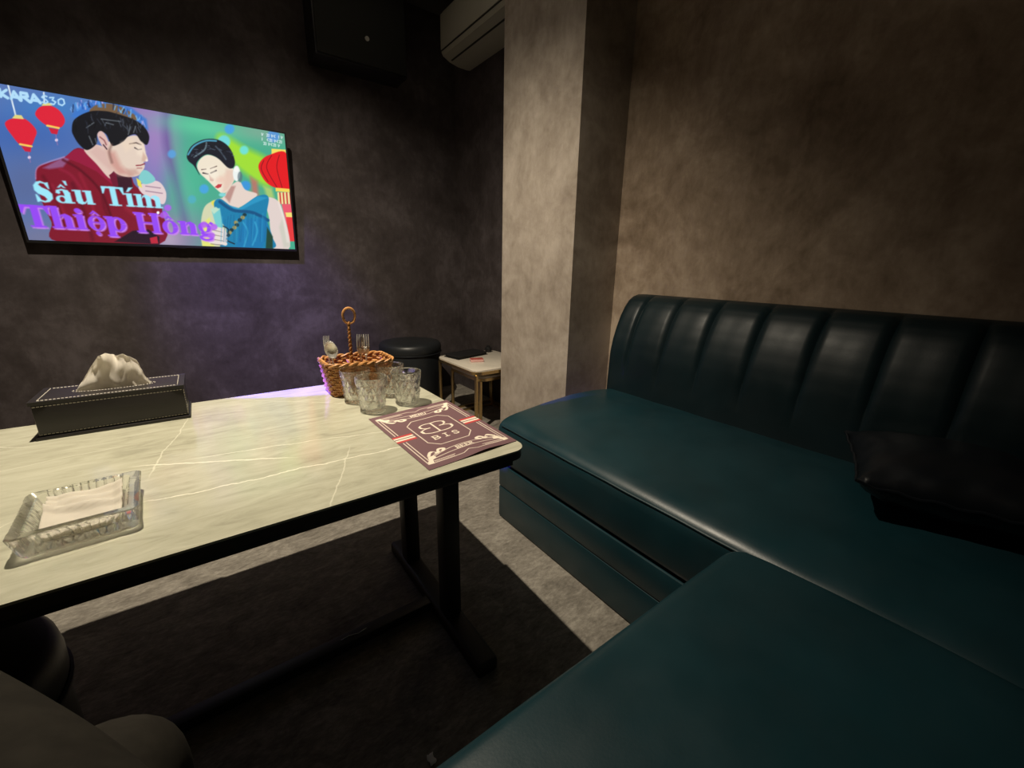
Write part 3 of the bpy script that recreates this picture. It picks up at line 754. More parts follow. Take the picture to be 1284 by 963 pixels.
P.poly(wf, (240, 228, 206), 4, 1, True); P.poly([(930, 400), (962, 402), (966, 440), (938, 488), (915, 498), (925, 450)], (224, 192, 176), 14, .7)
P.poly([(770, 342), (790, 304), (840, 278), (900, 280), (945, 312), (967, 366), (960, 394), (938, 394), (905, 362), (880, 346), (850, 340), (822, 358), (808, 384), (822, 424), (798, 386), (776, 366)], (22, 26, 36), 4, 1, True)
P.stroke([(775, 340), (800, 305), (845, 284), (890, 284)], 7, (90, 190, 225), 4, .8, True); P.stroke([(850, 292), (842, 320), (800, 350)], 6, (140, 170, 180), 5, .7, True); P.stroke([(888, 306), (910, 330), (930, 360)], 5, (110, 130, 145), 5, .6, True)
P.ell(974, 418, 15, 32, (238, 244, 240), 5); P.ell(988, 432, 10, 22, (90, 110, 120), 5, .7); P.ell(972, 402, 9, 10, (250, 250, 245), 3)
P.stroke([(830, 402), (848, 400)], 4, (110, 90, 84), 3); P.stroke([(866, 398), (892, 388)], 4, (110, 90, 84), 3)
P.stroke([(836, 416), (856, 420)], 6, (50, 40, 44), 3); P.stroke([(868, 416), (890, 406)], 6, (50, 40, 44), 3); P.stroke([(862, 425), (868, 446), (878, 446)], 4, (190, 150, 140), 3)
P.poly([(884, 474), (898, 462), (914, 462), (910, 474), (896, 480)], (196, 62, 66), 3)
P.ell(915, 506, 14, 8, (130, 215, 215), 6)
P.poly([(872, 575), (905, 560), (918, 640), (892, 648)], (120, 205, 205), 5); P.poly([(866, 566), (888, 556), (904, 566), (880, 586)], (190, 225, 200), 5)
for kk in range(4): P.stroke([(865, 640+kk*20), (915, 652+kk*18), (928, 668+kk*14)], 15, (232, 220, 214), 4); P.stroke([(868, 650+kk*20), (915, 662+kk*18)], 3, (120, 96, 110), 3, .8)
# woman: soft modelling
P.poly([(840, 400), (880, 390), (900, 420), (880, 450), (850, 440)], (250, 240, 220), 18, .6); P.poly([(905, 430), (945, 410), (955, 450), (925, 480)], (234, 200, 180), 18, .6)
P.poly([(865, 430), (880, 440), (876, 452), (864, 448)], (214, 176, 160), 8, .6); P.ell(905, 446, 16, 12, (238, 180, 164), 16, .4)
for kk in range(26):
    a = random.random(); xx = 786+a*170; yy = 330-34*math.sin(PI*a)+random.uniform(-6, 26)
    if not (805 < xx < 905 and yy > 338): P.stroke([(xx, yy), (xx+random.uniform(4, 20), yy+random.uniform(-6, 16))], 3, random.choice([(70, 80, 100), (110, 130, 150), (8, 10, 18)]), 3, .55)
for kk in range(16):
    xx = 915+kk*12; P.stroke([(xx, 590+random.uniform(-10, 20)), (xx+random.uniform(-14, 4), 700)], 4, random.choice([(16, 96, 146), (52, 160, 204), (20, 110, 150)]), 5, .45)
P.stroke([(1150, 540), (1168, 600), (1186, 700)], 8, (250, 240, 232), 10, .5, True)
# titles: laid along the screen
def toUV(x, y): q = Hi @ np.array([x, y, 1.0]); return q[:2]/q[2]
Us, Vs = U.ravel()*1.80, Vv.ravel()
TP = Paint(Us, Vs); TP.img = P.img
def title(txt, p0, p1, top, col, back):
    a, b, c = toUV(*p0), toUV(*p1), toUV(*top)
    o = np.array([a[0]*1.80, a[1]]); e = np.array([b[0]*1.80, b[1]])
    ex = (e-o)/text_width(txt); hgt = c[1]-a[1]; ey = np.array([0, hgt])
    off = np.array([.008, -.010]) if back else None
    if back: letters(TP, txt, o+off, ex, ey, back, .012)
    letters(TP, txt, o, ex, ey, col, .008)
title('Sầu Tím', (148, 533), (672, 562), (150, 450), (158, 232, 250), None)
title('Thiệp Hồng', (100, 636), (885, 676), (96, 545), (150, 74, 244), (200, 130, 240))
# petals beside the last letters
for (x, y) in ((690, 560), (672, 590), (840, 630), (880, 640), (870, 675)): P.ell(x, y, 15, 13, (176, 96, 240), 6, .85)
P.ell(650, 580, 6, 6, (255, 255, 255), 4)
# channel mark top left, small credits top right
cy = (178, 222, 250)
def sans(pts_list, w): 
    for q in pts_list: P.stroke(q, w, cy, 3)
sans([[(8, 74), (14, 104)], [(36, 78), (14, 92), (42, 110)]], 12)
sans([[(56, 112), (66, 84), (92, 118)], [(60, 104), (82, 108)]], 12)
sans([[(96, 120), (94, 88), (118, 92), (122, 104), (98, 106)], [(106, 106), (132, 126)]], 12)
sans([[(136, 126), (146, 96), (174, 130)], [(142, 118), (164, 121)]], 12)
sans([[(200, 104), (188, 99), (180, 106), (198, 118), (204, 126), (194, 132), (182, 126)]], 6)
sans([[(212, 108), (228, 108), (222, 118), (236, 126), (228, 136), (216, 132)]], 6)
P.stroke([(258, 112), (246, 118), (248, 134), (262, 140), (272, 132), (268, 116), (258, 112)], 6, cy, 3)
for r_, (xa, ya) in enumerate(((1077, 257), (1079, 276), (1085, 294))):
    n_ = (9, 9, 7)[r_]
    for kk in range(n_):
        xx, yy = xa+kk*10, ya+kk*1.6
        if r_ == 0 and kk in (1, 6): continue
        if r_ == 1 and kk == 1: continue
        zz = [[(0, -5), (2, 5), (6, -3)], [(0, -5), (0, 5)], [(0, -5), (6, -4), (1, 5), (6, 5)], [(5, -5), (0, 0), (5, 5)]][(kk*3+r_) % 4]
        P.stroke([(xx+a, yy+b) for a, b in zz], 3, (225, 240, 240), 2.5, .9)
P3 = np.zeros((gv, gu, 3))
for k in range(3):
    P3[..., k] = sc[3][k]*(1-U)*(1-Vv)+sc[2][k]*U*(1-Vv)+sc[1][k]*U*Vv+sc[0][k]*(1-U)*Vv
M_screen = vcol_material('lit television picture', emit=True)
painted_grid('screen', P3, P.img, M_screen, tv)
# bezel frame, back, bracket (built in the tilted plane of the screen)
ez = (sc[0]-sc[3]).normalized(); ex_ = Vector((1, 0, 0)); en = ex_.cross(ez).normalized()
if en.y > 0: en = -en                                     # out of the screen
cen = (sc[0]+sc[1]+sc[2]+sc[3])/4
frame = Matrix((( ex_.x, ez.x, en.x, cen.x), (ex_.y, ez.y, en.y, cen.y), (ex_.z, ez.z, en.z, cen.z), (0, 0, 0, 1)))
def tvbox(x0, x1, y0, y1, z0, z1, bev=0.0):
    b = B(x0, x1, y0, y1, z0, z1, bev); bmesh.ops.transform(b, matrix=frame, verts=b.verts[:]); return b
hw, hh_ = .5725, .3195
bm = bmesh.new()
for a in ((-hw-.008, hw+.008, hh_, hh_+.008), (-hw-.008, hw+.008, -hh_-.012, -hh_), (-hw-.008, -hw, -hh_, hh_), (hw, hw+.008, -hh_, hh_)): box(bm, *a, -.022, .003)
bmesh.ops.transform(bm, matrix=frame, verts=bm.verts[:]); obj('bezel', bm, M_black, tv, smooth=False)
obj('back_shell', tvbox(-hw, hw, -hh_, hh_, -.03, -.004, .004), M_black, tv)
obj('wall_bracket', B(-.25, .15, 3.055, YW-.002, 1.25, 1.52), M_steel, tv, smooth=False)
obj('logo_strip', tvbox(-.02, .02, -hh_-.016, -hh_-.011, -.012, .001), M_black, tv, smooth=False)

# ------------------------------------------------------------------ wall speaker and air conditioner
spk = thing('loudspeaker', 'black box loudspeaker hung high on the dark wall right of the television', 'speaker', (.98, YW-.1, 2.145))
bm = B(.722, 1.272, 2.905, YW-.004, 2.145, 2.60, .008)
cab = obj('cabinet', bm, M_black, spk)
obj('grille', B(.732, 1.262, 2.892, 2.906, 2.155, 2.59, .004), M_blackmat, spk)
bm = bmesh.new(); lathe(bm, [(0, 0), (.013, 0), (.013, .004), (0, .004)], 16)
bmesh.ops.transform(bm, matrix=Matrix.Translation((1.02, 2.893, 2.29)) @ Matrix.Rotation(PI/2, 4, 'X'), verts=bm.verts[:])
obj('badge', bm, M_logo, spk)

ac = thing('air_conditioner', 'ivory wall-mounted air conditioner high above the side table, behind the pillar', 'air conditioner', (1.61, 2.47, 2.29))
AY0, AY1 = 2.05, 2.872
prof = [(1.717, 2.58), (1.545, 2.58), (1.515, 2.565), (1.502, 2.53), (1.500, 2.36), (1.502, 2.338), (1.512, 2.322), (1.56, 2.300), (1.62, 2.288), (1.69, 2.286), (1.717, 2.29)]
body = obj('body', extrude_xz(bmesh.new(), prof, AY0, AY1), M_ac, ac, angle=35)
pr = [(1.4975, 2.545), (1.4955, 2.53), (1.4945, 2.352), (1.4985, 2.352), (1.503, 2.36), (1.503, 2.545)]
obj('front_panel', extrude_xz(bmesh.new(), pr, AY0+.004, AY1-.004), M_ac, ac, angle=35)
pr = [(1.4985, 2.341), (1.5095, 2.3205), (1.552, 2.3005), (1.5545, 2.306), (1.514, 2.328), (1.504, 2.345)]
obj('louver', extrude_xz(bmesh.new(), pr, AY0+.012, AY1-.03), M_ac, ac, angle=35)
obj('front_slot', B(1.4985, 1.506, AY0+.004, AY1-.004, 2.3445, 2.3515), M_dark, ac, smooth=False)
pr = [(1.5535, 2.3028), (1.5545, 2.3005), (1.5625, 2.297), (1.566, 2.300)]
obj('air_slot', extrude_xz(bmesh.new(), pr, AY0+.012, AY1-.03), M_dark, ac, smooth=False)

# ------------------------------------------------------------------ stools
def make_stool(loc, label):
    st = thing('pouf_stool', label, 'stool', loc, 0, None)
    x, y = loc[0], loc[1]; H = loc[3] if len(loc) > 3 else .455
    return st
def stool(x, y, H, R, label):
    st = thing('pouf_stool', label, 'stool', (x, y, 0), 0, 'round black pouf stools')
    bm = bmesh.new(); lathe(bm, [(0, .002), (R*.93, .002), (R*.95, .012), (R*.965, H-.09), (R*.955, H-.082), (0, H-.082)], 56)
    bmesh.ops.translate(bm, verts=bm.verts[:], vec=(x, y, 0)); obj('body', bm, M_stool, st, angle=60)
    bm = bmesh.new(); lathe(bm, [(0, H-.08), (R*.97, H-.08), (R*.995, H-.07), (R, H-.045), (R*.985, H-.022), (R*.93, H-.008), (R*.75, H-.001), (R*.4, H+.003), (0, H+.004)], 56)
    bmesh.ops.translate(bm, verts=bm.verts[:], vec=(x, y, 0)); cu = obj('seat_cushion', bm, M_stool, st, angle=70)
    bm = bmesh.new(); tube(bm, [(x+R*.997*math.cos(2*PI*k/48), y+R*.997*math.sin(2*PI*k/48), H-.078) for k in range(48)], .004, 6, closed=True)
    obj('piping', bm, M_stool, cu)
    return st
stool(1.17, 2.83, .475, .22, 'round black leather pouf stool standing by the far wall beside the brass side table')
stool(-.42, .76, .478, .18, 'round black pouf tucked under the near left edge of the marble table')

# ------------------------------------------------------------------ brass nesting side tables
def side_table(x0, x1, y0, y1, zt, lift, label, mat):
    t = thing('side_table', label, 'side table', ((x0+x1)/2, (y0+y1)/2, 0), 0, 'nesting side tables')
    top = obj('table_top', prism(bmesh.new(), rrect(x0, x1, y0, y1, .055, 8), zt-.012, zt, .002), mat, t, angle=50)
    bm = bmesh.new(); o = rrect(x0-.002, x1+.002, y0-.002, y1+.002, .057, 8); i = rrect(x0+.016, x1-.016, y0+.016, y1-.016, .04, 8)
    n = len(o); vs = [[bm.verts.new((*p, z)) for p in ring_] for ring_, z in ((o, zt-.012), (o, zt-.030), (i, zt-.030), (i, zt-.012))]
    for a in range(4):
        for k in range(n): bm.faces.new((vs[a][k], vs[a][(k+1) % n], vs[(a+1) % 4][(k+1) % n], vs[(a+1) % 4][k]))
    obj('brass_rim', bm, M_gold, t, angle=50)
    m = .017
    for (x, y) in ((x0+m, y0+m), (x1-m, y0+m), (x0+m, y1-m), (x1-m, y1-m)):
        obj('leg', B(x-.009, x+.009, y-.009, y+.009, 0, zt-.030, .003), M_gold, t)
    obj('foot_rail', B(x1-m-.008, x1-m+.008, y0+m+.009, y1-m-.009, .0, .016, .003), M_gold, t)
    obj('foot_rail', B(x0+m+.009, x1-m-.009, y1-m-.008, y1-m+.008, .0, .016, .003), M_gold, t)
    return t
side_table(1.240, 1.695, 2.045, 2.555, .400, 0, 'pale square brass-legged side table behind the pillar, the taller of the nested pair', M_sidetop)
side_table(1.295, 1.655, 2.085, 2.480, .345, 0, 'smaller brass-legged table nested under the pale side table', M_sidetop)
fol = thing('bill_folder', 'black folder lying on the far left of the brass-legged side table', 'folder', (1.42, 2.47, .4))
fm = Matrix.Translation((1.425, 2.468, .4)) @ Matrix.Rotation(math.radians(12), 4, 'Z')
for nm, dims in (('lower_cover', (-.135, .135, -.075, .075, .0005, .006)), ('pages', (-.128, .130, -.070, .070, .006, .016)), ('upper_cover', (-.135, .135, -.075, .075, .016, .022))):
    bm = B(*dims, .0015); bmesh.ops.transform(bm, matrix=fm, verts=bm.verts[:]); obj(nm, bm, M_black, fol)
pk = thing('card_box', 'small red and white cardboard pack on the brass-legged side table', 'box', (1.385, 2.255, .4))
fm = Matrix.Translation((1.392, 2.275, .4)) @ Matrix.Rotation(math.radians(-20), 4, 'Z')
M_red = simple('red card', (.42, .09, .07), .5, var=.25, scale=90); M_pink = simple('pale card edge', (.72, .42, .38), .6, var=.1)
bm = B(-.042, .042, -.028, .028, .001, .017, .0015); bmesh.ops.transform(bm, matrix=fm, verts=bm.verts[:]); pb = obj('carton', bm, M_pink, pk)
bm = B(-.0415, .0415, -.0275, .0275, .017, .0188, .0006); bmesh.ops.transform(bm, matrix=fm, verts=bm.verts[:]); obj('printed_lid', bm, M_red, pk)
bm = bmesh.new(); lathe(bm, [(0, .4005), (.024, .4005), (.024, .43), (.02, .434), (.011, .436), (.011, .447), (0, .447)], 24)
bmesh.ops.translate(bm, verts=bm.verts[:], vec=(1.628, 2.50, 0))
single('small_jar', bm, M_black, 'small black capped jar at the back of the brass-legged side table', 'jar', (1.628, 2.50, .4))

# ------------------------------------------------------------------ tissue box and tissue
TBX0, TBX1, TBY0, TBY1 = -.412, -.088, 1.600, 1.762
tb = thing('tissue_box', 'long black leather tissue box with white stitching standing at the far side of the table', 'tissue box', ((TBX0+TBX1)/2, 1.68, ZT))
bm = B(TBX0, TBX1, TBY0, TBY1, ZT+.008, ZT+.100, .004); obj('box_body', bm, M_boxl, tb)
obj('base_lip', B(TBX0-.006, TBX1+.006, TBY0-.007, TBY1+.004, ZT+.0005, ZT+.009, .002), M_boxl, tb)
# lid plate with the slot cut out as a ring of faces
bm = bmesh.new()
o = rrect(TBX0-.004, TBX1+.004, TBY0-.005, TBY1+.003, .004, 4)
slot = [(-.25+.087*math.cos(2*PI*k/20), 1.682+.021*math.sin(2*PI*k/20)) for k in range(20)]
zl0, zl1 = ZT+.098, ZT+.108
vo = [[bm.verts.new((*p, z)) for p in o] for z in (zl0, zl1)]
vi = [[bm.verts.new((*p, z)) for p in slot] for z in (zl0, zl1)]
n = len(o); m_ = len(slot)
for k in range(n): bm.faces.new((vo[0][k], vo[0][(k+1) % n], vo[1][(k+1) % n], vo[1][k]))
for k in range(m_): bm.faces.new((vi[0][k], vi[1][k], vi[1][(k+1) % m_], vi[0][(k+1) % m_]))
for z in (0, 1):
    eds = [bm.edges.get((vo[z][k], vo[z][(k+1) % n])) for k in range(n)] + [bm.edges.get((vi[z][k], vi[z][(k+1) % m_])) for k in range(m_)]
    bmesh.ops.triangle_fill(bm, edges=eds, use_beauty=True)
lid = obj('lid', bm, M_boxl, tb, smooth=False)
def stitches(pts, r=.0011, ln=.0052, gap=.0026):
    bm = bmesh.new()
    for a, b in zip(pts, pts[1:]):
        a, b = Vector(a), Vector(b); L = (b-a).length; d = (b-a)/L; t = 0
        while t+ln < L: tube(bm, [a+d*t, a+d*(t+ln)], r, 4); t += ln+gap
    return bm
e = .0125
obj('lid_stitching', stitches([(TBX0+e, TBY0+e-.004, zl1), (TBX1-e, TBY0+e-.004, zl1), (TBX1-e, TBY1-e, zl1), (TBX0+e, TBY1-e, zl1), (TBX0+e, TBY0+e-.004, zl1)]), M_stitch, lid)
obj('slot_stitching', stitches([(-.25+.093*math.cos(2*PI*k/28), 1.682+.027*math.sin(2*PI*k/28), zl1) for k in range(29)], ln=.004), M_stitch, lid)
obj('front_stitching', stitches([(TBX0+.003, TBY0-.0002, ZT+.0935), (TBX1-.003, TBY0-.0002, ZT+.0935)]), M_stitch, tb)
obj('base_stitching', stitches([(TBX0+.002, TBY0-.0003, ZT+.0145), (TBX1-.002, TBY0-.0003, ZT+.0145)]), M_stitch, tb)
obj('side_stitching', stitches([(TBX1+.0002, TBY0+.004, ZT+.092), (TBX1+.0002, TBY0+.004, ZT+.012), (TBX1+.0002, TBY1-.004, ZT+.012)]), M_stitch, tb)
# tissue: a pinched, folded sheet
bm = bmesh.new(); rows = []
NI, NJ = 60, 26
crest = [(-.335, .0), (-.322, .030), (-.300, .068), (-.272, .103), (-.255, .1075), (-.246, .100), (-.232, .094), (-.212, .101), (-.196, .092), (-.182, .077), (-.180, .062), (-.178, .040), (-.168, .012), (-.162, 0)]
def crest_z(x):
    for (a, za), (b, zb) in zip(crest, crest[1:]):
        if a <= x <= b: return za+(zb-za)*(x-a)/(b-a)
    return 0
for side in (0, 1):
    rows = []
    for j in range(NJ+1):
        v = j/NJ; row = []
        for i in range(NI+1):
            u = i/NI; x = -.334+.170*u
            z = crest_z(x)*v
            bulge = math.sin(PI*min(1, v*1.02))*.020*(.5+.5*math.sin(PI*u))
            tri = lambda q: abs((q % 1)-.5)*2-.5
            fold = (.020*tri(u*2.6+v*.35+.1)+.009*tri(u*5.3-v*.9+side*.3)+.005*math.sin(u*8+v*9))*(.30+.70*v)*math.sin(PI*min(1, max(0, u)))**.5 + .017*math.exp(-((u-.55)/.05)**2)*v - .008*math.exp(-((u-.36)/.07)**2)*v
            y = 1.682 + (-1 if side == 0 else 1)*bulge*(1-.7*v) + fold + (.0012 if side else -.0012)
            xx = x + .006*math.sin(v*7+u*5)*v
            row.append((xx + (-.25-x)*.10*(1-v), y, zl1-.03*(1-v)**2*0 -.004 + z))
        rows.append(row)
    surf(bm, rows)
tissue = single('tissue', bm, M_tissue, 'white tissue pulled up out of the black leather tissue box', 'tissue', (-.25, 1.682, zl1), angle=180)

# ------------------------------------------------------------------ glass ashtray with folded napkin
ash = thing('ashtray', 'square cut-glass ashtray with ribbed sides holding a folded napkin on the table', 'ashtray', (-.237, 1.028, ZT), math.radians(4))
bm = bmesh.new()
def sq(hx, hy, r, n=10, rib=0.0, nr=15):
    pts = []
    base = []
    for (sx, sy, a0) in ((1, 1, 0), (-1, 1, 90), (-1, -1, 180), (1, -1, 270)):
        for k in range(n+1):
            a = math.radians(a0+90*k/n); base.append((sx*(hx-r)+r*math.cos(a), sy*(hy-r)+r*math.sin(a)))
    # resample so the straight sides carry ribs
    out = []
    N_ = 240; L = [0]
    for p, q in zip(base, base[1:]+base[:1]): L.append(L[-1]+math.hypot(q[0]-p[0], q[1]-p[1]))
    T = L[-1]; j = 0
    for k in range(N_):
        t = T*k/N_
        while L[j+1] < t: j += 1
        p, q = base[j], base[(j+1) % len(base)]; f = (t-L[j])/max(1e-9, L[j+1]-L[j])
        x, y = p[0]+(q[0]-p[0])*f, p[1]+(q[1]-p[1])*f
        side = min(hx-abs(x), hy-abs(y))
        nxn, nyn = (math.copysign(1, x), 0) if hx-abs(x) < hy-abs(y) else (0, math.copysign(1, y))
        s = y if nxn else x; lim = (hy if nxn else hx)*.66
        amp = rib if abs(s) < lim else 0
        d = amp*abs(math.sin(s*PI/.0118))
        out.append((x-nxn*d, y-nyn*d))
    return out
layers = [(.074, .086, .012, 0.0, .0), (.0745, .0865, .012, .004, .0035), (.0765, .0885, .012, .0055, .006), (.0795, .0915, .012, .0055, .022), (.083, .095, .012, .0045, .037), (.0835, .0955, .012, .002, .0405), (.081, .093, .012, 0, .0425),
          (.0665, .0785, .010, 0, .0425), (.0645, .0765, .010, 0, .041), (.0600, .072, .010, .0015, .030), (.0555, .0675, .010, .001, .017), (.050, .062, .010, 0, .0125)]
rows = [[(x, y, z+.0005) for x, y in sq(hx, hy, r, rib=rb)] for hx, hy, r, rb, z in layers]
V = surf(bm, rows, True); bm.faces.new(V[0][::-1]); bm.faces.new(V[-1])
obj('glass_tray', bm, M_glass, ash, angle=25, local=True)
# napkin
bm = bmesh.new(); rows = []
for j in range(25):
    v = -1+2*j/24; row = []
    for i in range(33):
        u = -1+2*i/32
        x = u*.054; y = v*.066
        z = .017 + .010*(1+v)*.5 + .011*math.exp(-((v-.15+.25*u)/.10)**2)+ .008*math.exp(-((v-.62+.1*u)/.07)**2) + .0022*math.sin(u*5+v*4) + .012*max(0, (abs(u)-.75))*2 + .013*max(0, abs(v)-.8)*3
        row.append((x, y, z))
    rows.append(row)
surf(bm, rows)
sol = bm
napkin = obj('folded_napkin', sol, M_tissue, None, angle=180)
napkin.location = (-.237, 1.028, ZT); napkin.rotation_euler = (0, 0, math.radians(4))
tag(napkin, 'folded white paper napkin lying inside the glass ashtray', 'napkin')
md = napkin.modifiers.new('thickness', 'SOLIDIFY'); md.thickness = .0015

# ------------------------------------------------------------------ tumblers
def tumbler_bm():
    bm = bmesh.new(); SEG = 96; n = 12; H = .120
    def R(z): return .0415+.0105*(z/H)**.85
    prof_out = []
    zs = [0, .002, .005] + [.005+.00525*k for k in range(1, 18)] + [.098, .104, .111, .117, .1192, .120]
    def patt(a, z):
        if z < .004 or z > .098: return 1
        m = 5.2; h = (z-.005)/.021
        p = n*a/(2*PI); A = abs(((p+h*.5) % 1)-.5)*2; Bq = abs(((p-h*.5) % 1)-.5)*2
        d = min(A, Bq); f = min(1, (z-.004)/.006, (.098-z)/.008)
        return 1-.125*(1-d)*f
    rings = []
    for z in zs:
        r = R(z)
        if z == 0: r -= .004
        if z == .002: r -= .0012
        if z > .118: r -= (.0007 if z < .12 else .0016)
        rings.append([(r*patt(2*PI*k/SEG, z)*math.cos(2*PI*k/SEG), r*patt(2*PI*k/SEG, z)*math.sin(2*PI*k/SEG), z+.0004) for k in range(SEG)])
    for (z, t) in ((.1192, .0026), (.112, .0036), (.09, .0072), (.06, .0082), (.03, .0090), (.018, .011), (.0135, .014), (.0125, .022)):
        r = R(z)-t; rings.append([(r*math.cos(2*PI*k/SEG), r*math.sin(2*PI*k/SEG), z) for k in range(SEG)])
    V = surf(bm, rings, True)
    bm.faces.new(V[0][::-1]); bm.faces.new(V[-1])
    return bm
GP = [(.413, 1.347, 'cut-glass tumbler in front, nearest the camera of the four by the basket'), (.398, 1.476, 'cut-glass tumbler leftmost of the four, before the front left corner of the wicker basket'),
      (.527, 1.483, 'cut-glass tumbler at the back of the four, behind the rightmost tumbler'), (.541, 1.358, 'cut-glass tumbler rightmost of the four, beside the menu sheet')]
g0 = None; tumblers = []
for i, (x, y, lab) in enumerate(GP):
    if g0 is None:
        g0 = thing('tumbler', lab, 'glass', (x, y, ZT), 0, 'cut-glass tumblers')
        obj('glass', tumbler_bm(), M_glass, g0, smooth=False, local=True).name = 'glass_vessel'
        o = g0
    else:
        o = copy_tree(g0); o.matrix_world = Matrix.Translation((x, y, ZT)) @ Matrix.Rotation(i*.9, 4, 'Z')
        o['label'] = lab
    tumblers.append(o)
g0.name = 'tumbler'

# ------------------------------------------------------------------ wicker basket
bk = thing('wicker_basket', 'orange wicker cutlery basket with looped handle at the far right of the table', 'basket', (.45, 1.63, ZT))
BX0, BX1, BY0, BY1, BH = .345, .555, 1.560, 1.706, .122
def bloop(t, z, off=0.0, r=.022):
    gro = .016*(z-ZT)/BH+off
    pts = rrect(BX0-gro, BX1+gro, BY0-gro, BY1+gro, r+gro, 5)
    return pts
def along(pts, n):
    L = [0]
    for p, q in zip(pts, pts[1:]+pts[:1]): L.append(L[-1]+math.hypot(q[0]-p[0], q[1]-p[1]))
    out = []; j = 0
    for k in range(n):
        t = L[-1]*k/n
        while L[j+1] < t: j += 1
        p, q = pts[j], pts[(j+1) % len(pts)]; f = (t-L[j])/max(1e-9, L[j+1]-L[j])
        dx, dy = q[0]-p[0], q[1]-p[1]; l = max(1e-9, math.hypot(dx, dy))
        out.append((p[0]+dx*f, p[1]+dy*f, dy/l, -dx/l))
    return out
NS = 38
bm = bmesh.new()
for row in range(12):
    z = ZT+.007+row*.0094
    pts = along(bloop(0, z), NS*4)
    tube(bm, [(x+nx*.0042*math.cos(PI*k/4.0*1+PI*row), y+ny*.0042*math.cos(PI*k/4.0+PI*row), z+.0012*math.sin(PI*k/2)) for k, (x, y, nx, ny) in enumerate(pts)], .0043, 6, closed=True)
obj('woven_sides', bm, M_wick, bk)
bm = bmesh.new(); lo = along(bloop(0, ZT+.004), NS); hi = along(bloop(0, ZT+BH), NS)
for (a, b) in zip(lo, hi): tube(bm, [(a[0], a[1], ZT+.002), (b[0], b[1], ZT+BH-.004)], .003, 5)
obj('stakes', bm, M_wick, bk)
bm = bmesh.new()
for ph in (0, PI):
    pts = along(bloop(0, ZT+BH, .001), 120)
    tube(bm, [(x+nx*.0045*math.cos(k*.62+ph), y+ny*.0045*math.cos(k*.62+ph), ZT+BH+.0045*math.sin(k*.62+ph)) for k, (x, y, nx, ny) in enumerate(pts)], .0048, 6, closed=True)
obj('braided_rim', bm, M_wick, bk)
obj('woven_base', prism(bmesh.new(), rrect(BX0+.002, BX1-.002, BY0+.002, BY1-.002, .02, 5), ZT+.0015, ZT+.008), M_wick, bk)
hx, hy = .432, 1.628
obj('divider', B(hx-.003, hx+.003, BY0+.006, BY1-.006, ZT+.010, ZT+BH-.012), M_wick, bk, smooth=False)
bm = bmesh.new()
for ph in (0, PI):
    tube(bm, [(hx+.0032*math.cos(k*.8+ph), hy+.0032*math.sin(k*.8+ph), ZT+.02+k*.004) for k in range(int(.255/.004))], .0038, 6)
lp = []
for k in range(41):
    a = -PI/2+2*PI*k/40; r = .0225*(1+.22*max(0, -math.sin(a))**3)
    lp.append((hx+.004+r*math.cos(a)*.98, hy, ZT+.292+.027*math.sin(a)*(1.12 if math.sin(a) < 0 else 1)))
tube(bm, lp, .0046, 8, closed=True)
obj('handle', bm, M_wick, bk)

# cutlery standing in the basket
def fork_bm():
    bm = bmesh.new()
    pts = [(0, -.003*math.sin(z*20), z) for z in (0, .02, .05, .08, .10, .115)]
    tube(bm, pts, [.0035, .0042, .0034, .0028, .0028, .0035], 8)
    rows = []
    for (z, w) in ((.112, .004), (.120, .0085), (.128, .0115), (.138, .0125), (.146, .0125)):
        rows.append([(w*(-1+2*k/8), .0035*((k-4)/4)**2-.004*math.sin((z-.112)*60), z) for k in range(9)])
    V = surf(bm, rows); 
    for k in range(4):
        x = -.0108+k*.0072
        tube(bm, [(x, -.0020, .143), (x, -.0035, .160), (x, -.0015, .178), (x, .0015, .190)], [.0022, .0021, .0018, .0011], 6)
    bmesh.ops.solidify(bm, geom=[f for f in bm.faces if len(f.verts) == 4 and f.calc_area() > 1e-6 and abs(f.normal.y) > .9][:0], thickness=.001)
    return bm
def spoon_bm():
    bm = bmesh.new()
    tube(bm, [(0, 0, z) for z in (0, .03, .06, .09, .115, .13)], [.0045, .0048, .004, .003, .003, .004], 8)
    rows = []
    for i in range(15):
        t = i/14; z = .126+.062*t; w = .0215*math.sin(PI*(t*.93+.035))**.62
        dep = .0085*math.sin(PI*t)
        rows.append([(w*(-1+2*k/12), dep*(1-((k-6)/6)**2)-.001, z) for k in range(13)])
    surf(bm, rows)
    return bm
cutlery_items = []
def cutlery(name, bmf, items, cat, grp, scale):
    first = None
    for (loc, rx, ry, rz, lab) in items:
        if first is None:
            o = obj(name, bmf(), M_chrome, None, angle=60)
            md = o.modifiers.new('thickness', 'SOLIDIFY'); md.thickness = .0011; first = o
        else: o = first.copy(); link(o)
        o.location = loc; o.rotation_euler = (rx, ry, rz); o.scale = (scale,)*3
        tag(o, lab, cat, grp); cutlery_items.append(o)
cutlery('fork', fork_bm, [((.462, 1.632, ZT+.010), -.05, .05, -.35, 'steel fork standing in the wicker basket right of the handle, left of the pair'),
                          ((.484, 1.620, ZT+.010), -.05, .02, -.25, 'steel fork standing in the wicker basket right of the handle, right of the pair'),
                          ((.366, 1.650, ZT+.010), -.02, -.10, -.9, 'steel fork standing in the left end of the wicker basket behind the spoons')], 'fork', 'forks in the wicker basket', 1.08)
cutlery('spoon', spoon_bm, [((.362, 1.600, ZT+.010), -.03, -.04, -.62, 'steel spoon in the front left corner of the wicker basket, round bowl turned up'),
                            ((.372, 1.626, ZT+.016), -.03, -.10, -.55, 'steel spoon mostly hidden behind another spoon in the wicker basket')], 'spoon', 'spoons in the wicker basket', 1.0)

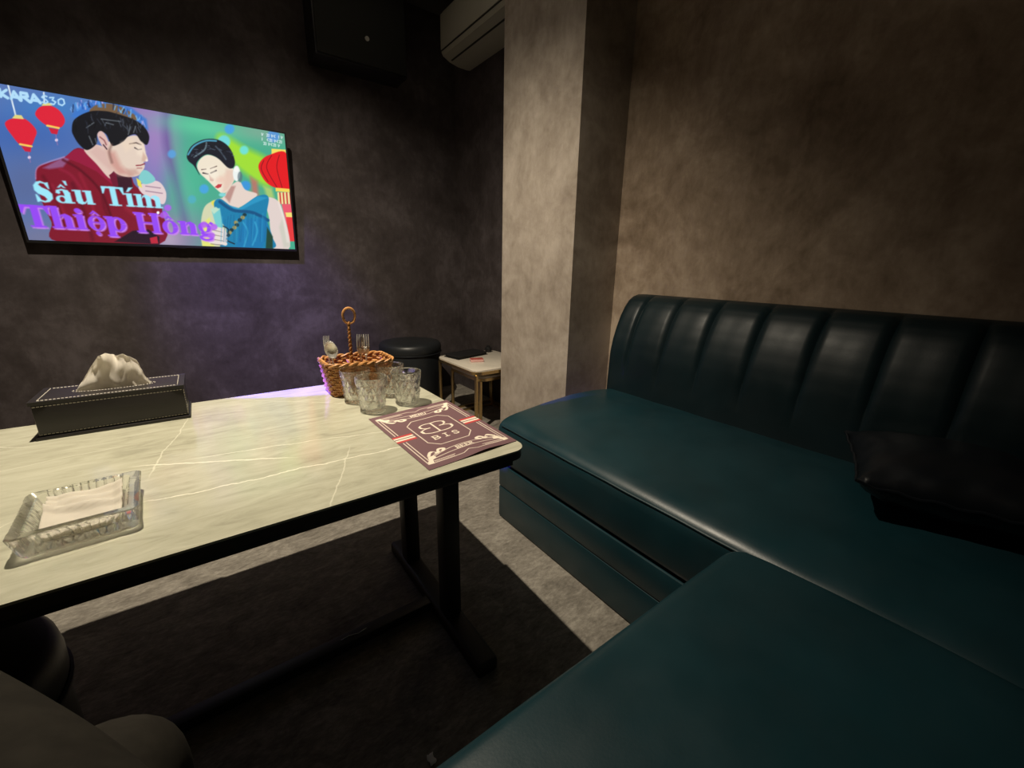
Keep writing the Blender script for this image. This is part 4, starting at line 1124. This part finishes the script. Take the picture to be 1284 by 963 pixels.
# table-top things: real size, standing on the marble
ZS = .615
SETTLE = [(menu, .4212, .8666, ZS), (tb, -.2014, 1.3531, ZS), (tissue, -.2014, 1.3547, ZS+.087), (ash, -.1909, .8280, ZS), (napkin, -.1909, .8280, ZS), (bk, .3624, 1.3128, ZS)]
done = set()
def shrink(o, k):
    if o.type == 'MESH' and o.data.name not in done:
        done.add(o.data.name); o.data.transform(Matrix.Scale(k, 4))
    for c in o.children: shrink(c, k)
for o, x, y, z in SETTLE:
    shrink(o, .805); o.location = (x, y, z)
for o, (x, y) in zip(tumblers, ((.3325, 1.0845), (.3205, 1.1885), (.4245, 1.1940), (.4357, 1.0935))):
    shrink(o, .805); o.location = (x, y, ZS)
for o in cutlery_items:
    o.location = ((o.location.x-.45)*.805+.3624, (o.location.y-1.63)*.805+1.3128, ZS+.009); o.scale = o.scale*.805

# ------------------------------------------------------------------ floor scraps
def scrap(x, y, z, w, h, label, name):
    bm = bmesh.new(); r_ = []
    for j in range(5):
        r_.append([(x-w/2+w*i/4+.002*math.sin(j*2), y-h/2+h*j/4+.001*math.cos(i*3), z+.0012+.003*abs(math.sin(i*1.3+j))) for i in range(5)])
    surf(bm, r_); o = single(name, bm, M_paper, label, 'scrap', (x, y, z), angle=180)
    md = o.modifiers.new('thickness', 'SOLIDIFY'); md.thickness = .0005
scrap(.247, .594, 0, .014, .022, 'tiny white paper scrap on the dark floor in front of the foreground sofa', 'paper_scrap')
bm = bmesh.new(); tube(bm, [(.165, .966, .0374), (.185, .968, .0378), (.21, .962, .0374), (.232, .966, .0376)], .0011, 5)
single('thread', bm, M_paper, 'thin pale thread lying on the floor-level bar under the table', 'thread', (.2, .966, .0365))

# ------------------------------------------------------------------ seated person, legs crossed (seen from the waist down)
per = thing('person', 'person in olive grey trousers sitting with crossed legs at the lower left corner', 'person', (-.14, .0, 0))
def skin(name, verts, edges, radii, mat, parent, sub=3, root=0):
    me = bpy.data.meshes.new(name); me.from_pydata([Vector(v) for v in verts], edges, [])
    o = link(bpy.data.objects.new(name, me))
    me.transform(root_matrix(parent).inverted()); o.parent = parent
    o.modifiers.new('skin', 'SKIN')
    for i, r in enumerate(radii):
        d = me.skin_vertices[0].data[i]; d.radius = r if isinstance(r, tuple) else (r, r); d.use_root = (i == root)
    o.modifiers['skin'].use_smooth_shade = True
    s = o.modifiers.new('sub', 'SUBSURF'); s.levels = s.render_levels = sub
    me.materials.append(mat); return o
pv = [(-.13, -.10, .575), (-.13, -.14, .70), (-.05, -.06, .57), (-.21, -.06, .56),          # pelvis, waist, hips
      (-.125, .265, .612), (-.212, .405, .630), (-.292, .530, .632), (-.315, .555, .56), (-.315, .545, .40), (-.305, .54, .24),     # right leg, crossing over
      (-.185, .20, .560), (-.150, .36, .558), (-.138, .428, .545), (-.140, .455, .47), (-.16, .475, .27), (-.17, .48, .10)]     # left leg
pe = [(0, 1), (0, 2), (0, 3), (2, 4), (4, 5), (5, 6), (6, 7), (7, 8), (8, 9), (3, 10), (10, 11), (11, 12), (12, 13), (13, 14), (14, 15)]
pr_ = [(.13, .11), (.13, .10), .098, .098, .090, .076, .068, .060, .057, .048, .078, .070, .068, .066, .058, .048]
body = skin('trousers', pv, pe, pr_, M_trouser, per)
for nm, pts in (('shoe', [(-.305, .54, .215), (-.30, .55, .175), (-.26, .575, .155), (-.21, .60, .150)]), ('shoe', [(-.17, .48, .075), (-.17, .49, .045), (-.165, .55, .036), (-.16, .62, .032)])):
    skin(nm, pts, [(0, 1), (1, 2), (2, 3)], [.040, .042, .036, .030], M_shoe, per)

# ------------------------------------------------------------------ lamps
def spot(name, loc, target, watts, col, size, blend, radius):
    d = bpy.data.lights.new(name, 'SPOT'); d.energy = watts; d.color = col; d.spot_size = math.radians(size); d.spot_blend = blend; d.shadow_soft_size = radius
    o = link(bpy.data.objects.new(name, d)); o.location = loc
    o.rotation_euler = (Vector(target)-Vector(loc)).to_track_quat('-Z', 'Y').to_euler(); return o
spot('table_downlight', (-.04, 1.27, 2.60), (.33, 2.05, 0), 285, (1.0, .875, .69), 120, 1.0, .015)
spot('blue_beam', (-1.2, 1.78, 1.15), (.235, 1.44, .635), 1000, (.13, .07, 1.0), 9.5, .4, .01)
spot('blue_wash', (-.35, 1.9, 2.5), (.33, 3.1, .66), 250, (.24, .16, 1.0), 36, 1.0, .05)
def area(name, loc, target, watts, col, sx, sy):
    d = bpy.data.lights.new(name, 'AREA'); d.energy = watts; d.color = col; d.shape = 'RECTANGLE'; d.size = sx; d.size_y = sy
    o = link(bpy.data.objects.new(name, d)); o.location = loc
    o.rotation_euler = (Vector(target)-Vector(loc)).to_track_quat('-Z', 'Y').to_euler(); return o
area('ambient_fill', (.5, 2.1, ZC-.02), (.5, 2.1, 0), 1.7, (1.0, .84, .64), 1.6, 1.2)  # added warm fill to lift the ambient level, not a real ceiling fitting

w_ = bpy.data.worlds.new('World'); scene.world = w_; w_.use_nodes = True
w_.node_tree.nodes['Background'].inputs[0].default_value = (.02, .018, .016, 1); w_.node_tree.nodes['Background'].inputs[1].default_value = .3

# ------------------------------------------------------------------ camera
yaw, pitch, roll = math.radians(36.48528), math.radians(15.76224), math.radians(-1.04857)
wv = Vector((math.sin(yaw)*math.cos(pitch), math.cos(yaw)*math.cos(pitch), -math.sin(pitch)))
rv = Vector((math.cos(yaw), -math.sin(yaw), 0)); dv = wv.cross(rv)
r2 = rv*math.cos(roll)+dv*math.sin(roll); d2 = -rv*math.sin(roll)+dv*math.cos(roll)
cam = bpy.data.cameras.new('Camera'); co = link(bpy.data.objects.new('Camera', cam)); scene.camera = co
cam.sensor_width = 36; cam.sensor_fit = 'HORIZONTAL'; cam.lens = 36*520.85/1284; cam.clip_start = .02
co.matrix_world = Matrix(((r2.x, -d2.x, -wv.x, 0), (r2.y, -d2.y, -wv.y, 0), (r2.z, -d2.z, -wv.z, 1.0), (0, 0, 0, 1)))

vs = scene.view_settings
vs.view_transform = 'Standard'; vs.look = 'None'; vs.exposure = 0.0; vs.gamma = 1.0; vs.use_curve_mapping = False
